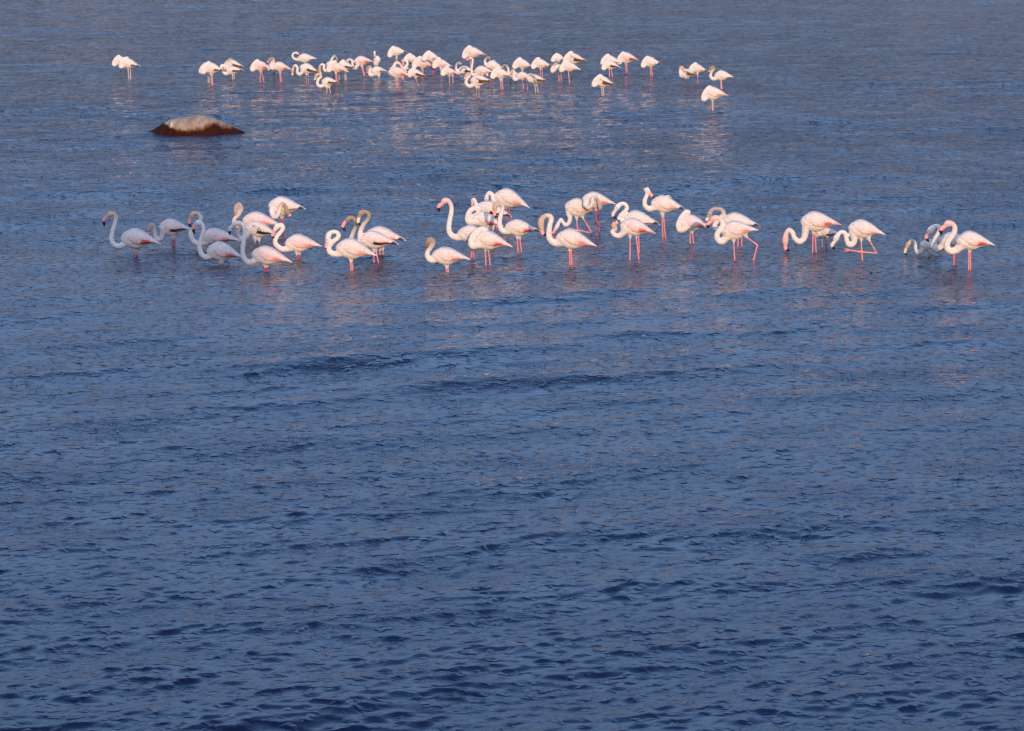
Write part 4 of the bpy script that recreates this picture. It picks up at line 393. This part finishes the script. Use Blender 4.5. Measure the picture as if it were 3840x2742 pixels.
    {'loc': (4.982, 66.162), 'F': (-0.241, 0.0, 0.436), 'T': (0.371, 0.0, 0.388), 'hs': (1.15, 1.1), 'leg': 'palepink', 'pk': 0.2, 'red': 0.2, 'dark': 0.15, 'tip': 'pink', 'hc': 'white', 'bk': 'pink', 'lab': 'sleeper standing nearest at the lower right of the distant flock, coral tail tip', 'fluff': 0, 'ns': 1.0, 'far': True, 'legs': [(False, [(-0.026, 0.0, 0.286), (-0.009, 0.0, 0.012)]), (False, [(-0.009, 0.017, 0.286), (0.007, 0.017, 0.012)])]},
]

# ------------------------------------------------------------------ boulder
m_rock, n, l, p = new_mat('granite_boulder')
at_ = n.new('ShaderNodeAttribute'); at_.attribute_name = 'tint'
tc = n.new('ShaderNodeTexCoord')
nz = n.new('ShaderNodeTexNoise'); nz.inputs['Scale'].default_value = 26; nz.inputs['Detail'].default_value = 8
mr = n.new('ShaderNodeMapRange'); mr.inputs[3].default_value = 0.85; mr.inputs[4].default_value = 1.12
mu = n.new('ShaderNodeMix'); mu.data_type = 'RGBA'; mu.blend_type = 'MULTIPLY'; mu.inputs[0].default_value = 1.0
l.new(tc.outputs['Object'], nz.inputs['Vector']); l.new(nz.outputs[0], mr.inputs[0])
l.new(at_.outputs['Color'], mu.inputs[6]); l.new(mr.outputs[0], mu.inputs[7]); l.new(mu.outputs[2], p.inputs['Base Color'])
p.inputs['Roughness'].default_value = 0.85
p.inputs['Specular IOR Level'].default_value = 0.12
bp = n.new('ShaderNodeBump'); bp.inputs['Distance'].default_value = 0.02; l.new(nz.outputs[0], bp.inputs['Height']); l.new(bp.outputs[0], p.inputs['Normal'])

def build_boulder():
    # outline (x, z) of the dry top seen from the camera, in metres about the base point
    px = np.array([-1.13, -1.02, -0.85, -0.62, -0.35, -0.05, 0.22, 0.47, 0.62, 0.74, 0.92, 1.06, 1.17, 1.25])
    pz = np.array([-0.06, 0.03, 0.14, 0.27, 0.37, 0.43, 0.425, 0.37, 0.29, 0.20, 0.115, 0.065, 0.02, -0.04])
    nx, na = 90, 40
    xs = np.linspace(-1.13, 1.25, nx)
    V = []; C = []
    for x in xs:
        top = np.interp(x, px, pz) + 0.35
        dep = 0.60 * max(0.0, 1 - (abs(x - 0.04) / 1.24) ** 1.8) + 0.04
        for j in range(na):
            a = math.pi * j / (na - 1)
            ca, sa = math.cos(a), math.sin(a)
            y = dep * math.copysign(abs(ca) ** 0.8, ca)
            z = top * sa ** 0.75 - 0.35
            nn = 0.016 * math.sin(9 * x + 5 * y) + 0.01 * math.sin(23 * x - 17 * y + 3 * z) + 0.007 * math.sin(41 * x + 37 * z)
            V.append((x, y - nn * 2, z + nn * sa))
    V = np.array(V)
    r = np.random.default_rng(3)
    x, y, z = V[:, 0], V[:, 1], V[:, 2]
    # tide line: dark weed low down, ochre band above it, pale dry granite on top
    line = 0.18 + 0.08 * np.exp(-((x + 0.72) / 0.22) ** 2) + 0.10 * np.exp(-((x - 0.45) / 0.2) ** 2) - 0.05 * np.exp(-((x + 0.1) / 0.3) ** 2)
    line = line + 0.018 * np.sin(31 * x + 3) + 0.012 * np.sin(67 * x) + 0.02 * fbm(x * 9, y * 9, 21)
    dark = 0.125 + 0.14 * np.exp(-((x + 0.74) / 0.24) ** 2) + 0.13 * np.exp(-((x - 0.5) / 0.15) ** 2) - 0.02 * np.exp(-(x / 0.3) ** 2) + 0.012 * np.sin(43 * x) + 0.015 * fbm(x * 12, y * 12, 22)
    pale = np.array([0.36, 0.275, 0.20]); och = np.array([0.17, 0.075, 0.022]); weed = np.array([0.034, 0.008, 0.004])
    w1 = np.clip((z - line) / 0.055 + 0.5, 0, 1)[:, None]; w2 = np.clip((z - dark) / 0.04 + 0.5, 0, 1)[:, None]
    col = pale * w1 + och * (1 - w1)
    col = col * w2 + weed * (1 - w2)
    col *= (1 - 0.22 * np.exp(-((x + 0.02) / 0.09) ** 2) * np.clip(z / .1 - 1, 0, 1))[:, None]
    streak = (np.exp(-((x + 0.455) / 0.014) ** 2) * (z > line - 0.02) * (z < 0.33) * (y < 0.1))[:, None]
    col = col * (1 - streak) + np.array([0.75, 0.70, 0.62]) * streak
    idx = np.arange(nx * na).reshape(nx, na)
    F = np.stack([idx[:-1, :-1], idx[1:, :-1], idx[1:, 1:], idx[:-1, 1:]], -1).reshape(-1, 4)
    me = mesh_np('boulder', V, F)
    ca = me.color_attributes.new('tint', 'FLOAT_COLOR', 'POINT')
    ca.data.foreach_set('color', np.hstack([col, np.ones((len(col), 1))]).astype(np.float32).ravel())
    return me
boulder = link('boulder', build_boulder(), None, m_rock)
boulder.location = (-7.27, 60.86, 0.0)
boulder.scale = (1, 1, 0.9)
boulder['label'] = 'low rounded granite boulder with pale dry top and dark weedy waterline'
boulder['category'] = 'rock'

# ------------------------------------------------------------------ flamingo materials
m_feather, n, l, p = new_mat('plumage')
at_ = n.new('ShaderNodeAttribute'); at_.attribute_name = 'plumage'
tc = n.new('ShaderNodeTexCoord')
mp = n.new('ShaderNodeMapping'); mp.inputs['Scale'].default_value = (0.45, 1, 1.2); mp.inputs['Rotation'].default_value = (0, R(14), 0)
nz = n.new('ShaderNodeTexNoise'); nz.inputs['Scale'].default_value = 38; nz.inputs['Detail'].default_value = 4
mr = n.new('ShaderNodeMapRange'); mr.inputs[1].default_value = 0.3; mr.inputs[2].default_value = 0.7; mr.inputs[3].default_value = 0.77; mr.inputs[4].default_value = 1.04
mu = n.new('ShaderNodeMix'); mu.data_type = 'RGBA'; mu.blend_type = 'MULTIPLY'; mu.inputs[0].default_value = 1.0
l.new(tc.outputs['Object'], mp.inputs['Vector']); l.new(mp.outputs[0], nz.inputs['Vector']); l.new(nz.outputs[0], mr.inputs[0])
l.new(at_.outputs['Color'], mu.inputs[6]); l.new(mr.outputs[0], mu.inputs[7]); l.new(mu.outputs[2], p.inputs['Base Color'])
bp = n.new('ShaderNodeBump'); bp.inputs['Distance'].default_value = 0.008; bp.inputs['Strength'].default_value = 0.6
l.new(nz.outputs[0], bp.inputs['Height']); l.new(bp.outputs[0], p.inputs['Normal'])
p.inputs['Roughness'].default_value = 0.8
p.inputs['Specular IOR Level'].default_value = 0.2

LEGM = {k: plain('leg_skin_' + k, c, 0.5, 0.15, 30) for k, c in {
    'pink': (0.80, 0.25, 0.24), 'red': (0.55, 0.07, 0.11), 'coral': (0.80, 0.28, 0.18), 'palepink': (0.72, 0.33, 0.33),
    'pale': (0.62, 0.47, 0.38), 'dull': (0.38, 0.22, 0.20), 'grey': (0.10, 0.09, 0.09)}.items()}
BEAKM = {'pink': plain('beak_pink', (0.84, 0.33, 0.33), 0.4, 0.1), 'pale': plain('beak_pale', (0.72, 0.58, 0.48), 0.4, 0.12)}
m_black = plain('beak_black', (0.012, 0.011, 0.013), 0.35, 0.3)
m_eye = plain('eye', (0.25, 0.16, 0.02), 0.2, 0.1)

# ------------------------------------------------------------------ flamingo geometry
def catmull(P, per):
    P = np.asarray(P, float)
    if len(P) < 3:
        t = np.linspace(0, 1, per * (len(P) - 1) + 1)[:, None]
        return P[0] * (1 - t) + P[-1] * t
    Q = np.vstack([2 * P[0] - P[1], P, 2 * P[-1] - P[-2]])
    out = []
    for i in range(1, len(Q) - 2):
        for j in range(per):
            t = j / per
            a, b, c, d = Q[i - 1], Q[i], Q[i + 1], Q[i + 2]
            out.append(0.5 * ((2 * b) + (c - a) * t + (2 * a - 5 * b + 4 * c - d) * t * t + (3 * b - a - 3 * c + d) * t ** 3))
    out.append(P[-1])
    return np.array(out)

def tube(P, r, sides=12, flat=1.0):
    """closed tube along P; r = radius at each point; returns V, F(quads; caps as fans of quads degenerate-free)"""
    P = np.asarray(P, float); r = np.asarray(r, float)
    n_ = len(P)
    T = np.gradient(P, axis=0)
    T /= np.linalg.norm(T, axis=1)[:, None] + 1e-9
    side = np.array([0, 1.0, 0])
    V = []; ang = np.linspace(0, 2 * math.pi, sides, endpoint=False)
    for i in range(n_):
        b = side - T[i] * np.dot(side, T[i])
        if np.linalg.norm(b) < 0.2:
            b = np.array([1.0, 0, 0]) - T[i] * T[i][0]
        b /= np.linalg.norm(b); c = np.cross(T[i], b)
        V.append(P[i] + r[i] * (flat * np.cos(ang)[:, None] * b + np.sin(ang)[:, None] * c))
    V = np.vstack(V + [P[:1] - T[:1] * r[0] * 0.5, P[-1:] + T[-1:] * r[-1] * 0.5])
    F = []
    for i in range(n_ - 1):
        for j in range(sides):
            k = (j + 1) % sides
            F.append((i * sides + j, (i + 1) * sides + j, (i + 1) * sides + k, i * sides + k))
    T3 = []
    a, b = n_ * sides, n_ * sides + 1
    for j in range(sides):
        k = (j + 1) % sides
        T3.append((a, j, k)); T3.append((b, (n_ - 1) * sides + k, (n_ - 1) * sides + j))
    return V, F + T3

US = np.array([0, .03, .08, .15, .25, .35, .45, .55, .65, .75, .85, .93, 1.0])
TOP = np.array([0, .085, .15, .205, .25, .262, .25, .22, .178, .13, .082, .045, .012])
BOT = np.array([0, -.07, -.115, -.15, -.185, -.20, -.195, -.165, -.105, -.055, -.03, -.018, -.006])

class Frame:
    def __init__(s, b):
        s.F = np.array([b['F'][0], 0, b['F'][2]]); s.T = np.array([b['T'][0], 0, b['T'][2]])
        d = s.T - s.F
        s.L = np.linalg.norm(d); s.ax = d / s.L
        s.up = np.array([-s.ax[2], 0, s.ax[0]])
        if abs(s.ax[0]) < 0.3: s.up = np.array([1.0, 0, 0]) * (1 if s.ax[2] < 0 else -1)
        s.hs = b['hs']
        s.endon = abs(s.ax[0]) < 0.3
    def top(s, u): return np.interp(u, US, TOP) * s.hs[0] * s.L
    def bot(s, u): return np.interp(u, US, BOT) * s.hs[1] * s.L
    def width(s, u):
        w = np.interp(u, [0, .04, .12, .3, .45, .6, .75, .9, 1], [0, .07, .125, .168, .172, .145, .095, .05, .02])
        return w * min(s.L, 0.66) * (1.3 if s.endon else 1)
    def pt(s, u, phi, k=1.0, mid=None):
        t, b = s.top(u), s.bot(u)
        m, h_ = (t + b) / 2, (t - b) / 2
        return s.F + s.ax * u * s.L + s.up * (m + k * h_ * math.sin(phi)) + np.array([0, 1.0, 0]) * (k * s.width(u) * math.cos(phi))

def body_parts(b):
    fr = Frame(b)
    uu = np.concatenate([np.linspace(0.004, .1, 6), np.linspace(.14, 1, 22)])
    sides = 18
    V = []; F = []
    for u in uu:
        for j in range(sides):
            V.append(fr.pt(u, 2 * math.pi * j / sides, float(np.interp(u, [0, .5, .75, 1], [1, 1, .78, .5]))))
    n_ = len(uu)
    for i in range(n_ - 1):
        for j in range(sides):
            k = (j + 1) % sides
            F.append((i * sides + j, i * sides + k, (i + 1) * sides + k, (i + 1) * sides + j))
    V.append(fr.F.copy()); V.append(fr.T + fr.ax * 0.01)
    for j in range(sides):
        k = (j + 1) % sides
        F.append((n_ * sides, k, j)); F.append((n_ * sides + 1, (n_ - 1) * sides + j, (n_ - 1) * sides + k))
    return fr, np.array(V), F

def neck_chain(b, fr):
    """points and radii from the body to the base of the beak"""
    if 'neck' in b:
        nk = [np.array(q) for q in b['neck']]
        k = b['ns']
    else:                                       # asleep: neck hangs in front, then lies along the back
        k = 1.1
        s_ = 1 if b['loc'][0] * 7 % 2 > 1 else -1
        def q(u, v, y): return fr.F + fr.ax * u * fr.L + fr.up * v * fr.L + np.array([0, y, 0])
        nk = [q(.16, -.10, -.01), q(.07, -.22, -.03), q(-.015, -.20, -.04), q(-.02, -.05, -.04), q(.03, .10, -.035), q(.10, .21, -.03)]
        b = dict(b); b['head'] = [tuple(q(.20, .285, -.02)), tuple(q(.29, .27, -.01))]
    hd = [np.array(q_) for q_ in b['head']]
    pts = nk + hd
    rr = list(np.interp(np.linspace(0, 1, len(nk)), [0, .15, .35, .7, 1], [.054, .047, .040, .034, .031]) * k)
    if len(hd) == 1: rr += [.046 * k]
    else: rr += [.045 * k, .043 * k]
    if b.get('beak'):
        pts.append(np.array(b['beak'][0])); rr.append(.031 * k)
    P = catmull(pts, 6)
    rad = np.interp(np.linspace(0, len(pts) - 1, len(P)), range(len(pts)), rr)
    return P, rad, len(nk) / len(pts), k

HEADC = {'white': (.74, .67, .60), 'pink': (.78, .52, .44), 'tan': (.60, .43, .31), 'brown': (.36, .28, .20), 'grey': (.43, .37, .33)}

def add_color(me, col):
    ca = me.color_attributes.new('plumage', 'FLOAT_COLOR', 'POINT')
    col = np.clip(col, 0, 1)
    ca.data.foreach_set('color', np.hstack([col, np.ones((len(col), 1))]).astype(np.float32).ravel())

def wing_mesh(b, fr, sgn, seed):
    """folded wing: a closed shell over one flank, feather tracts stepped, drawn to a point over the tail"""
    r = np.random.default_rng(seed)
    nu, nt = 34, 15
    V = []; C = []; I = []
    pk, red, dark = b['pk'], b['red'], b['dark']
    juv = dark > 0.45
    j1, j2 = r.uniform(-.02, .02, 2)
    base = np.array([.80, .73, .65]) * (1 - pk) + np.array([.84, .66, .63]) * pk
    for i in range(nu):
        s = i / (nu - 1)
        u = .09 + s * .93
        lo = np.interp(s, [0, .08, .3, .55, .75, 1], [.50, .05, -.33, -.42, -.30, .05])   # sine of the lower edge angle
        hi = np.interp(s, [0, .1, .9, 1], [.72, .985, .97, .6])
        for j in range(nt):
            t = j / (nt - 1)
            sn = hi + (lo - hi) * t
            phi = math.asin(max(-1, min(1, sn)))
            edge = min(1, 4 * s, 6 * (1 - s) + .15, 3.5 * (1 - t) + .35)
            tract = ((s * 7 + 1.3 * math.sin(t * 5)) % 1.0)
            k = (1.045 if b['far'] else 1.035) + edge * (.030 + .014 * tract)
            q = fr.pt(min(u, 1.0), phi, k)
            q = q + fr.ax * max(0, u - 1) * fr.L
            off = .006 * min(1.0, 5 * s)
            if b['tip'] in ('black', 'brown'): off += (.016 if b['far'] else .009) * min(1, max(0, (s - .72) / .12)) * min(1, (1 - s) / .06)   # folded primaries
            q = q + fr.up * (off * math.sin(phi))
            V.append((q[0], sgn * (abs(q[1]) + off * max(0.25, math.cos(phi))), q[2]))
            q2 = fr.pt(min(u, 1.0), phi, k - .09)
            I.append((q2[0] + fr.ax[0] * max(0, u - 1) * fr.L, sgn * abs(q2[1]), q2[2] + fr.ax[2] * max(0, u - 1) * fr.L))
            c = base.copy()
            # rosy wash along the lower coverts
            wash = pk * math.exp(-((t - .75) / .3) ** 2) * math.exp(-((s - .45) / .4) ** 2)
            c = c * (1 - .75 * wash) + np.array([.84, .34, .34]) * .75 * wash
            rn = r.normal(0, 1)
            # crimson coverts showing between the tertials and the flank
            rp = red * 1.25 * math.exp(-((s - .61 - j1 - .1 * (t - .8)) / .125) ** 4) * math.exp(-((t - .82) / .24) ** 4) * (1 + .18 * rn)
            if red > .3: rp = max(rp, .5 * red * math.exp(-((s - .42) / .12) ** 2) * math.exp(-((t - .88) / .10) ** 2) * (r.random() > .45))
            rp = max(0, min(1, rp))
            c = c * (1 - rp) + np.array([.78, .075, .06]) * rp if red > .75 else c * (1 - rp) + np.array([.84, .15, .10]) * rp
            # black flight feathers peeping out along the lower edge
            dk = min(1, dark * 2.2) * (1 if (t > (.68 - .14 * min(dark, 1) if b['far'] else .84 - .14 * min(dark, 1)) and .46 - .15 * juv < s < .86) else 0)
            if dark > .8: dk = max(dk, min(1, .8 * dark * (r.random() < .55) * math.exp(-((t - .62 - .3 * (s - .5)) / .16) ** 2) * (s > .15)))
            if dark > 1.2: dk = max(dk, .75 * (t > .35) * (r.random() < .75))
            dcol = np.array([.035, .022, .018]) if not (juv and b['far']) else np.array([.13, .055, .02])
            c = c * (1 - dk) + dcol * dk
            tp = b['tip']
            if tp and s > (.76 if b['far'] else .75 + .1 * (1 - t)) and (t > .15):
                tc_ = {'black': (.03, .02, .02), 'brown': (.15, .06, .02), 'pink': (.82, .26, .22)}[tp]
                kk = .95 if tp != 'pink' else .7
                if tp == 'black' and s > .965: kk = .2
                c = c * (1 - kk) + np.array(tc_) * kk
            c = c * (1 - .10 * tract - .05 * (r.random() < .25))
            C.append(c)
    n1 = nu * nt
    F = []
    idx = np.arange(n1).reshape(nu, nt)
    for i in range(nu - 1):
        for j in range(nt - 1):
            q = (idx[i, j], idx[i + 1, j], idx[i + 1, j + 1], idx[i, j + 1])
            q = tuple(int(x) for x in q)
            if sgn > 0: q = q[::-1]
            F.append(q); F.append(tuple(x + n1 for x in q[::-1]))
    rim = [idx[i, 0] for i in range(nu)] + [idx[nu - 1, j] for j in range(1, nt)] + [idx[i, nt - 1] for i in range(nu - 2, -1, -1)] + [idx[0, j] for j in range(nt - 2, 0, -1)]
    for a in range(len(rim)):
        x, y = int(rim[a]), int(rim[(a + 1) % len(rim)])
        q = (y, x, x + n1, y + n1)
        F.append(q if sgn < 0 else q[::-1])
    return V + I, F, np.array(C + C)

def pymesh(name, V, F):
    me = bpy.data.meshes.new(name)
    me.from_pydata([tuple(map(float, v)) for v in V], [], [tuple(map(int, f)) for f in F])
    me.update(); smooth(me)
    return me

eye_me = None
def eye_mesh():
    global eye_me
    if eye_me is None:
        V, F = tube([(0, -.004, 0), (0, -.002, 0), (0, .002, 0), (0, .004, 0)], [.003, .006, .006, .003], 8)
        eye_me = pymesh('eye', V, F); eye_me.materials.append(m_eye)
    return eye_me

tmp = []
for bi, b in enumerate(BIRDS):
    fr, BV, BF = body_parts(b)
    P, rad, hfrac, k = neck_chain(b, fr)
    NV, NF = tube(P, rad, 12, 0.85)
    parts = [(BV, BF), (NV, NF)]
    # breast fairing: a fat short root where the neck leaves the body
    mid = fr.F + fr.ax * .2 * fr.L + fr.up * (-.02) * fr.L
    q = P[0]
    rv = catmull([mid, (mid + q) / 2, q, P[min(6, len(P) - 1)]], 4)
    rr = np.interp(np.linspace(0, 1, len(rv)), [0, .6, 1], [.085, .062, .040]) * k
    parts.append(tube(rv, rr, 12))
    hips = []
    for free, lp in b['legs']:
        lp = [np.array(v) for v in lp]
        hip = lp[0]
        top = hip + np.array([0, 0, .07])
        d = (lp[1] - lp[0]); d /= np.linalg.norm(d)
        parts.append(tube([top, hip, hip + d * .035, hip + d * .06], [.055, .036, .019, .011], 10))
    V = []; F = []; o = 0
    for v, f in parts:
        V += [tuple(x) for x in v]; F += [tuple(i + o for i in q_) for q_ in f]; o += len(v)
    me = pymesh('tmp', V, F)
    ob = bpy.data.objects.new('tmp', me); COL.objects.link(ob)
    rm = ob.modifiers.new('r', 'REMESH'); rm.mode = 'VOXEL'; rm.voxel_size = .0105 if not b['far'] else .0135; rm.use_smooth_shade = True
    sm = ob.modifiers.new('s', 'SMOOTH'); sm.iterations = 3; sm.factor = .5
    tmp.append((ob, fr, P, rad, hfrac, k))
bpy.context.view_layer.update()
dg = bpy.context.evaluated_depsgraph_get()

for bi, (b, (ob, fr, P, rad, hfrac, k)) in enumerate(zip(BIRDS, tmp)):
    r = np.random.default_rng(100 + bi)
    root = bpy.data.objects.new('flamingo', None)
    COL.objects.link(root)
    root.empty_display_size = .3
    root.location = (b['loc'][0], b['loc'][1], 0)
    root['label'] = b['lab']; root['category'] = 'flamingo'
    root['group'] = 'flamingos of the distant flock' if b['far'] else 'flamingos wading in the nearer row'
    # body: one continuous skin from tail to face
    me = bpy.data.meshes.new_from_object(ob.evaluated_get(dg))
    me.name = 'body'; me.materials.clear()
    co = np.empty(len(me.vertices) * 3, dtype=np.float32); me.vertices.foreach_get('co', co); co = co.reshape(-1, 3)
    D = ((co[:, None, :] - P[None]) ** 2).sum(-1)
    ni = D.argmin(1); dist = np.sqrt(D[np.arange(len(co)), ni])
    f_ = ni / (len(P) - 1)
    onneck = np.clip((1.75 - dist / rad[ni]) / .4, 0, 1)
    pk = b['pk']
    body = np.array([.80, .73, .65]) * (1 - .6 * pk) + np.array([.84, .67, .64]) * .6 * pk
    hc = np.array(HEADC[b['hc']])
    neckc = np.array([.80, .74, .69]) if b['hc'] in ('white', 'pink', 'tan') else np.array([.60, .53, .47])
    g = np.clip((f_ - .25) / (hfrac - .1), 0, 1)[:, None]
    w3 = np.clip((f_ - hfrac + .22) / .2, 0, 1)[:, None] if b['hc'] != 'white' else np.clip((f_ - hfrac), 0, 1)[:, None]
    nc = body * (1 - g) + neckc * g
    nc = nc * (1 - w3) + hc * w3
    if b['hc'] in ('brown', 'grey') and 'neck' in b:
        w4 = np.clip((f_ - .30) / .3, 0, 1)[:, None]
        nc = body * (1 - w4) + hc * w4
    on = onneck[:, None]
    col = body * (1 - on) + nc * on
    col *= (1 + .035 * np.sin(co[:, 0] * 90 + co[:, 2] * 70) * onneck)[:, None]
    add_color(me, col)
    smooth(me)
    bo = link('body', me, root, m_feather)
    # folded wings
    if not fr.endon:
        for sg in (-1, 1):
            WV, WF, WC = wing_mesh(b, fr, sg, 500 + bi)
            wm = pymesh('wing', WV, WF); add_color(wm, WC)
            link('wing', wm, root, m_feather)
    # ruffled shoulder feathers, each a short curved quill
    if b['fluff']:
        for i in range(16):
            u = .12 + .35 * r.random()
            p0 = fr.pt(u, math.pi / 2 - .9 + 1.8 * r.random(), 1.0)
            up = fr.up * (.012 + .02 * r.random()); bk = fr.ax * (.04 + .02 * r.random())
            V, F = tube([p0, p0 + up * .6 + bk * .3, p0 + up + bk], [.012, .010, .002], 6, 1.0)
            fm = pymesh('ruffled_feather', V, F); add_color(fm, np.tile(np.array([.82, .76, .72]), (len(V), 1)))
            link('ruffled_feather', fm, root, m_feather)
    # beak: coloured base, black hooked tip
    if b.get('beak'):
        bp_ = [np.array(v) for v in b['beak']]
        m1 = (bp_[0] + bp_[1]) / 2
        Q = catmull([bp_[0], bp_[1], bp_[2]], 9)
        kk = k
        rr = np.interp(np.linspace(0, 1, len(Q)), [0, .25, .5, .68, .86, 1], [.028, .028, .029, .026, .017, .004]) * kk
        cut = int(len(Q) * (.60 if b['bk'] == 'pink' else .68))
        Q0 = np.vstack([Q[0] - (Q[1] - Q[0]) * 1.5, Q]); r0 = np.concatenate([[rr[0] * .9], rr])
        V, F = tube(Q0[:cut + 2], r0[:cut + 2], 10, .72)
        beak = link('beak', pymesh('beak', V, F), root, BEAKM[b['bk']])
        V, F = tube(Q[cut:], rr[cut:] * 1.02, 10, .72)
        link('beak_tip', pymesh('beak_tip', V, F), beak, m_black)
        hp = P[-7] if len(P) > 8 else P[-1]
        for sg in (-1, 1):
            e = link('eye', eye_mesh(), root)
            hr = rad[-7]
            e.location = (hp[0] * .7 + P[-1][0] * .3, hp[1] + sg * hr * .84, hp[2] * .7 + P[-1][2] * .3 + .006)
    # legs
    for free, lp in b['legs']:
        lp = [np.array(v) for v in lp]
        pts = [lp[0] + np.array([0, 0, .03])] + lp
        if not free:
            d = lp[-1] - lp[-2]; d = d / max(1e-6, abs(d[2]))
            end = lp[-1] + d * max(.05, lp[-1][2] + .42)
            pts.append(end)
        # subdivide straight runs, slight bulge at the ankle joint
        PP = []; RR = []
        for a in range(len(pts) - 1):
            for t in (0, .33, .66):
                PP.append(pts[a] * (1 - t) + pts[a + 1] * t)
                RR.append(.0108)
        PP.append(pts[-1]); RR.append(.0095)
        RR[0] = .016; RR[1] = .014
        if len(lp) > 2:
            for a in range(2, len(pts) - 1):
                RR[a * 3] = .0175
        if b['far']: RR = [x * 1.12 for x in RR]
        V, F = tube(PP, RR, 8)
        leg = link('leg', pymesh('leg', V, F), root, LEGM[b['leg']])
        if free:                                 # the lifted foot, toes closed
            e = pts[-1]; d = pts[-1] - pts[-2]; d /= np.linalg.norm(d)
            V = []; F = []; o = 0
            for dz, dy_ in ((.012, 0), (-.006, -.012), (-.02, .01)):
                v, f = tube([e, e + d * .05 + np.array([0, dy_, dz]), e + d * .10 + np.array([0, dy_ * 2, dz * 1.6])], [.010, .009, .004], 6)
                V += list(v); F += [tuple(i + o for i in q_) for q_ in f]; o += len(v)
            link('foot', pymesh('foot', V, F), leg, LEGM[b['leg']])
    bpy.data.objects.remove(ob)
for m in [m for m in bpy.data.meshes if m.users == 0]:
    bpy.data.meshes.remove(m)
